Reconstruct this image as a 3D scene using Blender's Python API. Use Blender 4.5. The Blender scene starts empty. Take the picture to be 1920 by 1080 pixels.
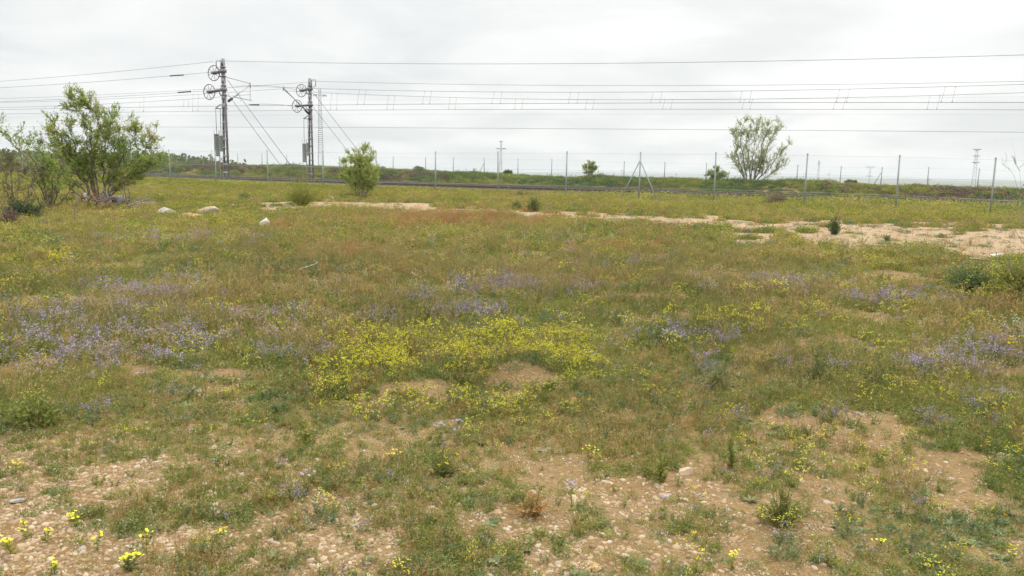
import bpy, math, random
import numpy as np
from mathutils import Vector, Matrix, Euler

sc = bpy.context.scene
# ------------------------------------------------------------------ camera
CAM = np.array([0.0, 0.0, 1.5])
FPX = 1480.0
PITCH = math.atan(212 / FPX)
ROLL = 0.019
cd = bpy.data.cameras.new('camera')
cam = bpy.data.objects.new('camera', cd)
sc.collection.objects.link(cam)
RM = Matrix.Rotation(math.pi / 2 - PITCH, 3, 'X') @ Matrix.Rotation(ROLL, 3, 'Z')
cam.matrix_world = Matrix.Translation(Vector(CAM)) @ RM.to_4x4()
cd.sensor_width = 36
cd.lens = 36 * FPX / 1920
cd.clip_start = 0.05
cd.clip_end = 40000
sc.camera = cam
R = np.array(RM)

# ------------------------------------------------------------------ sky and light
SUN_EL, SUN_AZ = math.radians(52), math.radians(35)      # azimuth from +Y towards +X
world = bpy.data.worlds.new('World')
sc.world = world
world.use_nodes = True
nt = world.node_tree
nt.nodes.clear()


def N(tree, typ, **kw):
    n = tree.nodes.new(typ)
    for k, v in kw.items():
        if k == 'inp':
            for kk, vv in v.items():
                n.inputs[kk].default_value = vv
        else:
            setattr(n, k, v)
    return n


def L(tree, a, b):
    tree.links.new(a, b)


def M(tree, op, a, b=None, c=None, clamp=False):
    n = tree.nodes.new('ShaderNodeMath')
    n.operation = op
    n.use_clamp = clamp
    for i, q in enumerate((a, b, c)):
        if q is None:
            continue
        if isinstance(q, (int, float)):
            n.inputs[i].default_value = q
        else:
            tree.links.new(q, n.inputs[i])
    return n.outputs[0]


def RAMP(tree, fac, stops):
    r = tree.nodes.new('ShaderNodeValToRGB')
    el = r.color_ramp.elements
    while len(el) < len(stops):
        el.new(0.5)
    for e, (p, c) in zip(el, stops):
        e.position = p
        e.color = (c[0], c[1], c[2], 1)
    tree.links.new(fac, r.inputs[0])
    return r.outputs[0]


def MIX(tree, fac, a, b, typ='MIX'):
    n = tree.nodes.new('ShaderNodeMix')
    n.data_type = 'RGBA'
    n.blend_type = typ
    for sock, q in ((n.inputs[0], fac), (n.inputs[6], a), (n.inputs[7], b)):
        if isinstance(q, (int, float)):
            sock.default_value = q
        elif isinstance(q, tuple):
            sock.default_value = (q[0], q[1], q[2], 1)
        else:
            tree.links.new(q, sock)
    return n.outputs[2]


tc = N(nt, 'ShaderNodeTexCoord')
sep = N(nt, 'ShaderNodeSeparateXYZ')
L(nt, tc.outputs['Generated'], sep.inputs[0])
zc = M(nt, 'ADD', M(nt, 'MAXIMUM', sep.outputs[2], 0.0), 0.16)
comb = N(nt, 'ShaderNodeCombineXYZ')
L(nt, M(nt, 'DIVIDE', sep.outputs[0], zc), comb.inputs[0])
L(nt, M(nt, 'DIVIDE', sep.outputs[1], zc), comb.inputs[1])
n1 = N(nt, 'ShaderNodeTexNoise', inp={'Scale': 0.95, 'Detail': 6.0, 'Roughness': 0.52, 'Distortion': 0.3})
L(nt, comb.outputs[0], n1.inputs['Vector'])
cl = RAMP(nt, n1.outputs['Fac'], [(0.34, (5.15, 5.27, 5.3)), (0.45, (5.6, 5.72, 5.72)), (0.54, (6.2, 6.28, 6.24)), (0.68, (6.9, 6.9, 6.8))])
# the sun's place behind the cloud is a brighter, broad area
dt = N(nt, 'ShaderNodeVectorMath', operation='DOT_PRODUCT')
L(nt, tc.outputs['Generated'], dt.inputs[0])
dt.inputs[1].default_value = (math.cos(0.30) * math.sin(0.28), math.cos(0.30) * math.cos(0.28), math.sin(0.30))
glow = M(nt, 'POWER', M(nt, 'MAXIMUM', dt.outputs['Value'], 0.0), 14.0)
clb = MIX(nt, 1.0, cl, RAMP(nt, glow, [(0.0, (1, 1, 1)), (1.0, (1.13, 1.12, 1.1))]), 'MULTIPLY')
sky = N(nt, 'ShaderNodeTexSky', sky_type='NISHITA')
sky.sun_disc = False
sky.sun_elevation = SUN_EL
sky.sun_rotation = SUN_AZ
skyc = MIX(nt, 0.965, sky.outputs[0], clb)
# overcast: brighter towards the zenith
zen = M(nt, 'MULTIPLY_ADD', M(nt, 'SMOOTH_MIN', M(nt, 'MAXIMUM', M(nt, 'SUBTRACT', sep.outputs[2], 0.3), 0.0), 0.7, 0.1), 3.8, 1.0)
zr = N(nt, 'ShaderNodeCombineXYZ')
for i in range(3):
    L(nt, zen, zr.inputs[i])
skyz = MIX(nt, 1.0, skyc, zr.outputs[0], 'MULTIPLY')
bg = N(nt, 'ShaderNodeBackground', inp={'Strength': 0.1})
L(nt, skyz, bg.inputs[0])
wo = N(nt, 'ShaderNodeOutputWorld')
L(nt, bg.outputs[0], wo.inputs[0])

sl = bpy.data.lights.new('sun', 'SUN')
sl.energy = 1.5
sl.angle = math.radians(25)
sl.color = (1.0, 0.96, 0.88)
so = bpy.data.objects.new('sun', sl)
sc.collection.objects.link(so)
sd = Vector((math.cos(SUN_EL) * math.sin(SUN_AZ), math.cos(SUN_EL) * math.cos(SUN_AZ), math.sin(SUN_EL)))
so.rotation_euler = sd.to_track_quat('Z', 'Y').to_euler()

sc.view_settings.view_transform = 'Standard'
sc.view_settings.look = 'None'
sc.view_settings.exposure = 0.56
sc.view_settings.gamma = 1.0
sc.render.engine = 'CYCLES'
sc.cycles.use_denoising = True
sc.cycles.max_bounces = 6
sc.cycles.transparent_max_bounces = 8
sc.cycles.volume_bounces = 0

# ------------------------------------------------------------------ mapping pixel <-> world
TX, TY = 0.9166, -0.3998        # along the railway (to the right)
NX, NY = 0.3998, 0.9166         # across the railway (away)


def project(P):
    P = np.atleast_2d(P)
    q = (P - CAM) @ R
    d = np.maximum(-q[:, 2], 1e-3)
    return 960 + FPX * q[:, 0] / d, 540 - FPX * q[:, 1] / d


def ray(px, py):
    d = R @ np.array([(px - 960) / FPX, -(py - 540) / FPX, -1.0])
    return d / np.linalg.norm(d)


def on_line(px, py, v):
    """point seen at (px,py) in the vertical plane that runs along the railway at offset v"""
    d = ray(px, py)
    t = v / (d[0] * NX + d[1] * NY)
    return CAM + d * t


_rt = np.random.RandomState(7).rand(256, 256)


def vn(x, y, scale, seed=0):
    x = np.asarray(x, float) / scale + seed * 17.31
    y = np.asarray(y, float) / scale + seed * 9.77
    xi, yi = np.floor(x).astype(int), np.floor(y).astype(int)
    fx, fy = x - xi, y - yi
    fx, fy = fx * fx * (3 - 2 * fx), fy * fy * (3 - 2 * fy)
    a, b = _rt[xi % 256, yi % 256], _rt[(xi + 1) % 256, yi % 256]
    c, d = _rt[xi % 256, (yi + 1) % 256], _rt[(xi + 1) % 256, (yi + 1) % 256]
    return (a * (1 - fx) + b * fx) * (1 - fy) + (c * (1 - fx) + d * fx) * fy


def ss(a, b, x):
    t = np.clip((np.asarray(x, float) - a) / (b - a), 0, 1)
    return t * t * (3 - 2 * t)


def zrail(s):
    return 0.74 - 0.0065 * np.clip(s, -90, 60)


MOUNDS = []


def Z(x, y):
    x = np.asarray(x, float)
    y = np.asarray(y, float)
    v = NX * x + NY * y
    s = TX * x + TY * y
    r = np.hypot(x, y)
    sc_ = np.clip(s, -90, 60)
    zf = 0.42 - 0.011 * sc_
    z = zf * np.clip(v / 31.6, 0, 1) ** 1.4
    z = z + 0.07 * (vn(x, y, 5.0, 1) - .5) + 0.035 * (vn(x, y, 1.3, 2) - .5) + 0.014 * (vn(x, y, 0.28, 3) - .5) * ss(45, 20, r)
    for mx, my, h, w in MOUNDS:
        z = z + h * np.exp(-((x - mx) ** 2 + ((y - my) * 1.2) ** 2) / (w * w))
    b = ss(31.6, 36.0, v)
    z = z * (1 - b) + (zrail(s) - 0.30 + .05 * (vn(x, y, 2.0, 9) - .5)) * b
    b = ss(37.6, 38.4, v)
    z = z * (1 - b) + (zrail(s) - 0.45) * b
    zp = 1.08 - 0.0122 * sc_ + 0.25 * (vn(x, y, 4.0, 5) - .5) + 0.25 * (vn(x, y, 13.0, 6) - .5)
    c = ss(48.2, 52.0, v)
    z = z * (1 - c) + zp * c
    far = ss(75, 420, r)
    left = ss(-0.16, -0.42, x / np.maximum(y, 1.0)) * (y > 0) * ss(1200, 600, r)
    tgt = -14 * (1 - left) + 1.7 * left
    tgt = tgt + 3 * (vn(x, y, 400, 8) - .5)
    z = z * (1 - far) + tgt * far
    return z


def ground_at(px, py, tmax=60.0):
    d = ray(px, py)
    t = np.linspace(1.2, tmax, 6000)
    P = CAM[None] + d[None] * t[:, None]
    below = P[:, 2] - Z(P[:, 0], P[:, 1]) < 0
    i = int(np.argmax(below)) if below.any() else len(t) - 1
    p = P[i]
    return np.array([p[0], p[1], float(Z(p[0], p[1]))])


_m = [ground_at(775, 735), ground_at(1000, 730), ground_at(860, 712), ground_at(1060, 752)]
MOUNDS += [(_m[0][0], _m[0][1], .10, .38), (_m[1][0], _m[1][1] + .15, .17, .34), (_m[2][0], _m[2][1], .10, .26), (_m[3][0], _m[3][1], .07, .3)]


# ------------------------------------------------------------------ mesh building
class MB:
    def __init__(self):
        self.v, self.f3, self.f4, self.n = [], [], [], 0

    def add(self, v, tris=None, quads=None, mat=0):
        v = np.asarray(v, float).reshape(-1, 3)
        if tris is not None and len(tris):
            t = np.asarray(tris, int) + self.n
            self.f3.append((t, np.full(len(t), mat)))
        if quads is not None and len(quads):
            q = np.asarray(quads, int) + self.n
            self.f4.append((q, np.full(len(q), mat)))
        self.v.append(v)
        self.n += len(v)

    def box(self, c, size, mat=0, rot=None):
        sx, sy, sz = [q / 2 for q in size]
        v = np.array([[a * sx, b * sy, d * sz] for a in (-1, 1) for b in (-1, 1) for d in (-1, 1)])
        if rot is not None:
            v = v @ np.array(rot).T
        self.add(v + np.array(c), quads=[(0, 1, 3, 2), (4, 6, 7, 5), (0, 4, 5, 1), (2, 3, 7, 6), (0, 2, 6, 4), (1, 5, 7, 3)], mat=mat)

    def bar(self, a, b, w, h, mat=0):
        """rectangular bar from a to b"""
        a, b = np.asarray(a, float), np.asarray(b, float)
        d = b - a
        l = np.linalg.norm(d)
        d = d / l
        up = np.array([0, 0, 1.0]) if abs(d[2]) < .95 else np.array([TX, TY, 0])
        s = np.cross(d, up); s /= np.linalg.norm(s)
        u = np.cross(s, d)
        self.box((a + b) / 2, (l, w, h), mat, np.stack([d, s, u], 1))

    def tube(self, pts, rad, sides=6, mat=0, cap=True):
        pts = np.asarray(pts, float)
        n = len(pts)
        rad = np.broadcast_to(np.asarray(rad, float), (n,))
        tan = np.gradient(pts, axis=0)
        tan /= np.linalg.norm(tan, axis=1)[:, None] + 1e-12
        ref = np.array([0, 0, 1.0]) if abs(tan[0][2]) < .9 else np.array([1.0, 0, 0])
        V = []
        for i in range(n):
            s = np.cross(tan[i], ref)
            s /= np.linalg.norm(s) + 1e-12
            u = np.cross(s, tan[i])
            ref = u
            a = np.arange(sides) * 2 * math.pi / sides
            V.append(pts[i] + rad[i] * (np.cos(a)[:, None] * s + np.sin(a)[:, None] * u))
        V = np.concatenate(V)
        Q = []
        for i in range(n - 1):
            for k in range(sides):
                k2 = (k + 1) % sides
                Q.append((i * sides + k, i * sides + k2, (i + 1) * sides + k2, (i + 1) * sides + k))
        T = []
        if cap:
            V = np.concatenate([V, pts[:1], pts[-1:]])
            c0, c1 = n * sides, n * sides + 1
            for k in range(sides):
                k2 = (k + 1) % sides
                T.append((c0, k2, k))
                T.append((c1, (n - 1) * sides + k, (n - 1) * sides + k2))
        self.add(V, T, Q, mat)

    def build(self, name, mats, parent=None, link=True, smooth=False, loc=None):
        V = np.concatenate(self.v) if self.v else np.zeros((0, 3))
        me = bpy.data.meshes.new(name)
        f3 = np.concatenate([a for a, _ in self.f3]) if self.f3 else np.zeros((0, 3), int)
        f4 = np.concatenate([a for a, _ in self.f4]) if self.f4 else np.zeros((0, 4), int)
        m = np.concatenate([b for _, b in self.f3] + [b for _, b in self.f4]) if (self.f3 or self.f4) else np.zeros(0, int)
        if loc is not None:
            V = V - np.asarray(loc)
        me.vertices.add(len(V))
        me.vertices.foreach_set('co', V.astype(np.float32).ravel())
        li = np.concatenate([f3.ravel(), f4.ravel()]).astype(np.int32)
        me.loops.add(len(li))
        me.loops.foreach_set('vertex_index', li)
        n3, n4 = len(f3), len(f4)
        me.polygons.add(n3 + n4)
        st = np.concatenate([np.arange(n3) * 3, n3 * 3 + np.arange(n4) * 4]).astype(np.int32)
        me.polygons.foreach_set('loop_start', st)
        me.polygons.foreach_set('material_index', m.astype(np.int32))
        if smooth:
            me.polygons.foreach_set('use_smooth', np.ones(n3 + n4, bool))
        me.update(calc_edges=True)
        me.validate()
        for q in (mats if isinstance(mats, (list, tuple)) else [mats]):
            me.materials.append(q)
        o = bpy.data.objects.new(name, me)
        if link:
            sc.collection.objects.link(o)
        if parent is not None:
            o.parent = parent
            if loc is None:
                o.matrix_parent_inverse = parent.matrix_world.inverted()
                o.matrix_parent_inverse = Matrix.Translation(-parent.location)
        elif loc is not None:
            o.location = loc
        return o


def tag(o, label=None, cat=None, group=None, kind=None):
    if label: o['label'] = label
    if cat: o['category'] = cat
    if group: o['group'] = group
    if kind: o['kind'] = kind
    return o


def empty(name, loc, label, cat, group=None):
    o = bpy.data.objects.new(name, None)
    sc.collection.objects.link(o)
    o.location = loc
    o.empty_display_size = .2
    return tag(o, label, cat, group)


# ------------------------------------------------------------------ materials
def new_mat(name):
    m = bpy.data.materials.new(name)
    m.use_nodes = True
    m.node_tree.nodes.clear()
    return m, m.node_tree


def plain(name, col, rough=.7, var=.25, scale=8.0, metal=0.0, bump=0.0, stain=None):
    m, t = new_mat(name)
    o = N(t, 'ShaderNodeOutputMaterial')
    p = N(t, 'ShaderNodeBsdfPrincipled', inp={'Roughness': rough, 'Metallic': metal, 'Specular IOR Level': .3})
    tcx = N(t, 'ShaderNodeTexCoord')
    nz = N(t, 'ShaderNodeTexNoise', inp={'Scale': scale, 'Detail': 6.0, 'Roughness': .65})
    L(t, tcx.outputs['Object'], nz.inputs['Vector'])
    a = tuple(c * (1 - var) for c in col)
    b = tuple(min(1, c * (1 + var)) for c in col)
    c = RAMP(t, nz.outputs['Fac'], [(.3, a), (.7, b)])
    if stain:
        n2 = N(t, 'ShaderNodeTexNoise', inp={'Scale': scale * .4, 'Detail': 5.0})
        L(t, tcx.outputs['Object'], n2.inputs['Vector'])
        c = MIX(t, RAMP(t, n2.outputs['Fac'], [(.5, (0, 0, 0)), (.62, (1, 1, 1))]), c, stain)
    L(t, c, p.inputs['Base Color'])
    if bump:
        bp = N(t, 'ShaderNodeBump', inp={'Strength': bump, 'Distance': .02})
        L(t, nz.outputs['Fac'], bp.inputs['Height'])
        L(t, bp.outputs[0], p.inputs['Normal'])
    L(t, p.outputs[0], o.inputs[0])
    return m


def leafmat(name, stops, trans=.3, patch=2.5, hue_noise=.5):
    """foliage: colour varies per plant and in patches over the field; thin leaves let some light through"""
    m, t = new_mat(name)
    o = N(t, 'ShaderNodeOutputMaterial')
    oi = N(t, 'ShaderNodeObjectInfo')
    nz = N(t, 'ShaderNodeTexNoise', inp={'Scale': 1 / patch, 'Detail': 3.0})
    L(t, oi.outputs['Location'], nz.inputs['Vector'])
    ge = N(t, 'ShaderNodeNewGeometry')
    isl = ge.outputs['Random Per Island']
    f = M(t, 'ADD', M(t, 'MULTIPLY', oi.outputs['Random'], .55), M(t, 'MULTIPLY', M(t, 'MULTIPLY_ADD', nz.outputs['Fac'], 2.2, -.6), hue_noise))
    f = M(t, 'ADD', f, M(t, 'MULTIPLY_ADD', isl, .5, -.28), clamp=True)
    c = RAMP(t, f, stops)
    d = N(t, 'ShaderNodeBsdfDiffuse')
    tr = N(t, 'ShaderNodeBsdfTranslucent')
    L(t, c, d.inputs[0])
    L(t, c, tr.inputs[0])
    mx = N(t, 'ShaderNodeMixShader', inp={0: trans})
    L(t, d.outputs[0], mx.inputs[1])
    L(t, tr.outputs[0], mx.inputs[2])
    gl = N(t, 'ShaderNodeBsdfGlossy', inp={'Roughness': .55})
    m2 = N(t, 'ShaderNodeMixShader', inp={0: .025})
    L(t, mx.outputs[0], m2.inputs[1])
    L(t, gl.outputs[0], m2.inputs[2])
    L(t, m2.outputs[0], o.inputs[0])
    return m


MT = {
    'grass': leafmat('grass_green', [(0, (.11, .180, .030)), (.5, (.255, .275, .052)), (1, (.43, .36, .09))]),
    'herb': leafmat('herb_green', [(0, (.09, .155, .032)), (.5, (.225, .255, .055)), (1, (.39, .34, .09))]),
    'greyherb': leafmat('grey_green_leaf', [(0, (.11, .165, .070)), (.5, (.18, .225, .095)), (1, (.27, .28, .12))]),
    'dry': leafmat('dry_grass', [(0, (.35, .225, .095)), (.5, (.47, .34, .14)), (1, (.57, .46, .21))]),
    'red': leafmat('reddish_grass', [(0, (.37, .170, .070)), (.5, (.45, .245, .085)), (1, (.50, .34, .11))]),
    'stem': leafmat('olive_stem', [(0, (.170, .180, .055)), (.5, (.270, .250, .080)), (1, (.370, .300, .120))]),
    'yellow': leafmat('yellow_petals', [(0, (.66, .60, .015)), (.5, (.80, .76, .03)), (1, (.88, .86, .08))], .25),
    'mustard': leafmat('mustard_flower', [(0, (.36, .36, .035)), (.5, (.48, .44, .045)), (1, (.62, .52, .06))], .25),
    'purple': leafmat('purple_petals', [(0, (.28, .20, .36)), (.5, (.40, .31, .47)), (1, (.53, .44, .59))], .25),
    'pale': leafmat('pale_spike', [(0, (.45, .48, .22)), (.5, (.60, .60, .32)), (1, (.72, .70, .45))], .25),
    'straw': leafmat('straw', [(0, (.36, .29, .19)), (.5, (.50, .42, .29)), (1, (.62, .54, .40))], .1),
    'brown': leafmat('brown_twigs', [(0, (.11, .075, .055)), (.5, (.17, .12, .09)), (1, (.25, .18, .13))], .0),
    'bushleaf': leafmat('bush_leaf', [(0, (.075, .125, .045)), (.5, (.115, .175, .058)), (1, (.180, .225, .080))]),
    'darkleaf': leafmat('dark_leaf', [(0, (.030, .062, .030)), (.5, (.050, .090, .040)), (1, (.080, .120, .050))]),
    'bark': plain('bark', (.15, .115, .090), .9, .4, 12, bump=.6),
    'barkgrey': plain('grey_bark', (.23, .20, .175), .9, .4, 12, bump=.6),
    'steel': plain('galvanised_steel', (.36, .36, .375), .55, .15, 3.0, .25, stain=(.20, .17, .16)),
    'steeldark': plain('dark_steel', (.21, .20, .225), .55, .2, 3.0, .25),  # dark fittings, and the painted shade of the masts' right legs
    'post': plain('fence_post_steel', (.34, .37, .37), .6, .15, 2.0, .25),
    'wire': plain('wire_dark', (.10, .10, .105), .5, .1, 3.0, .3),
    'thinwire': plain('wire_grey', (.42, .43, .43), .5, .1, 3.0, .3),
    'cast': plain('cast_weight', (.20, .205, .19), .8, .25, 7.0),
    'insul': plain('insulator', (.07, .055, .05), .35, .1, 3.0),
    'rail': plain('rail_steel', (.30, .26, .235), .5, .15, 4.0, .4),
    'railside': plain('rail_rust', (.10, .075, .06), .8, .25, 4.0),
    'concrete': plain('concrete', (.38, .36, .33), .9, .15, 6.0),
}


def leaf_tree_mat(name, stops, trans=.35):
    m, t = new_mat(name)
    o = N(t, 'ShaderNodeOutputMaterial')
    ge = N(t, 'ShaderNodeNewGeometry')
    tcx = N(t, 'ShaderNodeTexCoord')
    nz = N(t, 'ShaderNodeTexNoise', inp={'Scale': 1.7, 'Detail': 2.0})
    L(t, tcx.outputs['Object'], nz.inputs['Vector'])
    f = M(t, 'ADD', M(t, 'MULTIPLY', ge.outputs['Random Per Island'], .45), M(t, 'MULTIPLY_ADD', nz.outputs['Fac'], 1.6, -.52), clamp=True)
    c = RAMP(t, f, stops)
    d = N(t, 'ShaderNodeBsdfDiffuse')
    tr = N(t, 'ShaderNodeBsdfTranslucent')
    L(t, c, d.inputs[0])
    L(t, c, tr.inputs[0])
    mx = N(t, 'ShaderNodeMixShader', inp={0: trans})
    L(t, d.outputs[0], mx.inputs[1])
    L(t, tr.outputs[0], mx.inputs[2])
    L(t, mx.outputs[0], o.inputs[0])
    return m


MT['leafA'] = leaf_tree_mat('almond_leaf', [(0, (.17, .26, .05)), (.45, (.30, .41, .085)), (.75, (.42, .46, .13)), (1, (.55, .38, .19))], .55)
MT['leafB'] = leaf_tree_mat('fresh_leaf', [(0, (.26, .36, .07)), (.5, (.42, .50, .11)), (1, (.55, .58, .20))], .55)
MT['leafC'] = leaf_tree_mat('willow_leaf', [(0, (.22, .27, .09)), (.5, (.34, .40, .14)), (1, (.48, .50, .22))], .55)
MT['leafD'] = leaf_tree_mat('dull_leaf', [(0, (.07, .10, .045)), (.5, (.12, .145, .06)), (1, (.19, .19, .09))])

# soil
gm, t = new_mat('soil')
o_ = N(t, 'ShaderNodeOutputMaterial')
p_ = N(t, 'ShaderNodeBsdfPrincipled', inp={'Roughness': .95, 'Specular IOR Level': .15})
tcx = N(t, 'ShaderNodeNewGeometry')
POS = tcx.outputs['Position']


def tn(scale, detail=4.0, rough=.6):
    n = N(t, 'ShaderNodeTexNoise', inp={'Scale': scale, 'Detail': detail, 'Roughness': rough})
    L(t, POS, n.inputs['Vector'])
    return n.outputs['Fac']


soil = RAMP(t, tn(1.3), [(.3, (.20, .125, .068)), (.5, (.265, .175, .098)), (.7, (.33, .235, .14))])
soil = MIX(t, .55, soil, RAMP(t, tn(35, 5.0, .75), [(.3, (.12, .075, .04)), (.5, (.26, .18, .105)), (.72, (.42, .32, .215))]))
vo = N(t, 'ShaderNodeTexVoronoi', inp={'Scale': 70.0, 'Randomness': 1.0})
L(t, POS, vo.inputs['Vector'])
soil = MIX(t, .2, soil, RAMP(t, vo.outputs['Color'], [(0.1, (.15, .095, .055)), (.5, (.28, .19, .11)), (.9, (.40, .30, .20))]))
soil = MIX(t, 1.0, soil, (.86, .82, .64), 'MULTIPLY')
att = N(t, 'ShaderNodeAttribute', attribute_name='cover')
litter = RAMP(t, tn(9.0, 6.0, .75), [(.3, (.13, .105, .045)), (.5, (.23, .165, .070)), (.7, (.36, .25, .115))])
fac = M(t, 'MULTIPLY_ADD', tn(6.0, 5.0, .7), 1.2, M(t, 'MULTIPLY_ADD', att.outputs['Fac'], 1.3, -.95), clamp=True)
fac = M(t, 'MULTIPLY', M(t, 'SMOOTHSTEP' if False else 'MULTIPLY', fac, 1.6, clamp=True), .8)
col = MIX(t, fac, soil, litter)
att2 = N(t, 'ShaderNodeAttribute', attribute_name='farfield')
field = RAMP(t, tn(.02, 6.0, .6), [(.35, (.10, .125, .04)), (.5, (.15, .155, .055)), (.62, (.24, .20, .11)), (.75, (.13, .14, .05))])
col = MIX(t, att2.outputs['Fac'], col, field)
L(t, col, p_.inputs['Base Color'])
bp = N(t, 'ShaderNodeBump', inp={'Strength': .8, 'Distance': .012})
L(t, M(t, 'ADD', tn(60, 5.0, .7), vo.outputs['Distance']), bp.inputs['Height'])
L(t, bp.outputs[0], p_.inputs['Normal'])
L(t, p_.outputs[0], o_.inputs[0])

pm, t = new_mat('sandy_track')
o_ = N(t, 'ShaderNodeOutputMaterial')
p_ = N(t, 'ShaderNodeBsdfPrincipled', inp={'Roughness': .95, 'Specular IOR Level': .15})
POS = N(t, 'ShaderNodeNewGeometry').outputs['Position']
c = RAMP(t, tn(.9, 6.0, .65), [(.3, (.24, .16, .09)), (.5, (.32, .22, .13)), (.7, (.38, .275, .17))])
c = MIX(t, .4, c, RAMP(t, tn(14, 6.0, .8), [(.35, (.14, .10, .055)), (.5, (.32, .23, .14)), (.68, (.48, .37, .25))]))
L(t, c, p_.inputs['Base Color'])
bp = N(t, 'ShaderNodeBump', inp={'Strength': .7, 'Distance': .02})
L(t, tn(25, 6.0, .75), bp.inputs['Height'])
L(t, bp.outputs[0], p_.inputs['Normal'])
L(t, p_.outputs[0], o_.inputs[0])

bm_, t = new_mat('ballast_stone')
o_ = N(t, 'ShaderNodeOutputMaterial')
p_ = N(t, 'ShaderNodeBsdfPrincipled', inp={'Roughness': .95, 'Specular IOR Level': .15})
POS = N(t, 'ShaderNodeNewGeometry').outputs['Position']
vo = N(t, 'ShaderNodeTexVoronoi', inp={'Scale': 18.0})
L(t, POS, vo.inputs['Vector'])
c = MIX(t, .8, RAMP(t, tn(2.0), [(.3, (.045, .038, .036)), (.7, (.085, .072, .067))]), RAMP(t, vo.outputs['Color'], [(0, (.03, .022, .02)), (1, (.14, .11, .10))]))
L(t, c, p_.inputs['Base Color'])
bp = N(t, 'ShaderNodeBump', inp={'Strength': 1.0, 'Distance': .05})
L(t, vo.outputs['Distance'], bp.inputs['Height'])
L(t, bp.outputs[0], p_.inputs['Normal'])
L(t, p_.outputs[0], o_.inputs[0])

st_m, t = new_mat('pebble_stone')
o_ = N(t, 'ShaderNodeOutputMaterial')
p_ = N(t, 'ShaderNodeBsdfPrincipled', inp={'Roughness': .85, 'Specular IOR Level': .2})
oi = N(t, 'ShaderNodeObjectInfo')
POS = N(t, 'ShaderNodeNewGeometry').outputs['Position']
c = RAMP(t, oi.outputs['Random'], [(0, (.18, .105, .055)), (.3, (.27, .165, .085)), (.6, (.35, .235, .125)), (.82, (.40, .31, .18)), (.95, (.46, .39, .28)), (.95, (.50, .43, .33)), (1, (.19, .16, .14))])
c = MIX(t, .3, c, RAMP(t, tn(60, 5.0, .7), [(.3, (.18, .12, .075)), (.7, (.55, .45, .33))]))
L(t, c, p_.inputs['Base Color'])
L(t, p_.outputs[0], o_.inputs[0])


def rockmat(name, a, b, patch=None):
    m, t = new_mat(name)
    o = N(t, 'ShaderNodeOutputMaterial')
    p = N(t, 'ShaderNodeBsdfPrincipled', inp={'Roughness': .9, 'Specular IOR Level': .15})
    tcx = N(t, 'ShaderNodeTexCoord')
    nz = N(t, 'ShaderNodeTexNoise', inp={'Scale': 9.0, 'Detail': 8.0, 'Roughness': .7})
    L(t, tcx.outputs['Object'], nz.inputs['Vector'])
    c = RAMP(t, nz.outputs['Fac'], [(.32, a), (.68, b)])
    if patch:
        n2 = N(t, 'ShaderNodeTexNoise', inp={'Scale': 2.6, 'Detail': 4.0})
        L(t, tcx.outputs['Object'], n2.inputs['Vector'])
        c = MIX(t, RAMP(t, n2.outputs['Fac'], [(.46, (0, 0, 0)), (.54, (1, 1, 1))]), c, patch)
    L(t, c, p.inputs['Base Color'])
    bp = N(t, 'ShaderNodeBump', inp={'Strength': .7, 'Distance': .02})
    L(t, nz.outputs['Fac'], bp.inputs['Height'])
    L(t, bp.outputs[0], p.inputs['Normal'])
    L(t, p.outputs[0], o.inputs[0])
    return m


# ------------------------------------------------------------------ cover maps (where the field is bare, flowering, dry ...)
def blobs(px, py, lst):
    w = np.zeros_like(px)
    for cx, cy, rx, ry, a in lst:
        w = np.maximum(w, a * np.exp(-(((px - cx) / rx) ** 2 + ((py - cy) / ry) ** 2) ** 1.3))
    return w


PATH = [(480, 384, 3), (560, 383, 4), (640, 389, 8), (740, 391, 8), (840, 397, 6), (930, 400, 4), (1010, 403, 3), (1090, 407, 7), (1200, 413, 8), (1320, 419, 9), (1420, 427, 9), (1500, 433, 12), (1600, 440, 17), (1700, 447, 23), (1820, 455, 26), (1960, 462, 28), (2150, 476, 32)]
path_w = []
for a, b, h in PATH:
    p0, p1 = ground_at(a, b - h), ground_at(a, b + h)
    path_w.append(((p0 + p1) / 2, max(.25, np.linalg.norm((p1 - p0)[:2]) / 2)))
PW = np.array([[q[0][0], q[0][1], q[1]] for q in path_w])


def path_mask(x, y):
    """0 away from the sandy track, 1 in its middle"""
    x, y = np.asarray(x, float), np.asarray(y, float)
    best = np.full(x.shape, -9.0)
    for i in range(len(PW) - 1):
        a, b = PW[i], PW[i + 1]
        d = b[:2] - a[:2]
        t_ = np.clip(((x - a[0]) * d[0] + (y - a[1]) * d[1]) / (d @ d), 0, 1)
        dist = np.hypot(x - a[0] - t_ * d[0], y - a[1] - t_ * d[1])
        w = a[2] + t_ * (b[2] - a[2])
        best = np.maximum(best, 1 - dist / w)
    best = best + 1.1 * (vn(x, y, 1.3, 31) - .5) + 1.2 * (vn(x, y, .4, 32) - .5) + .36
    return np.clip(best * 2.2, 0, 1)


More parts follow.
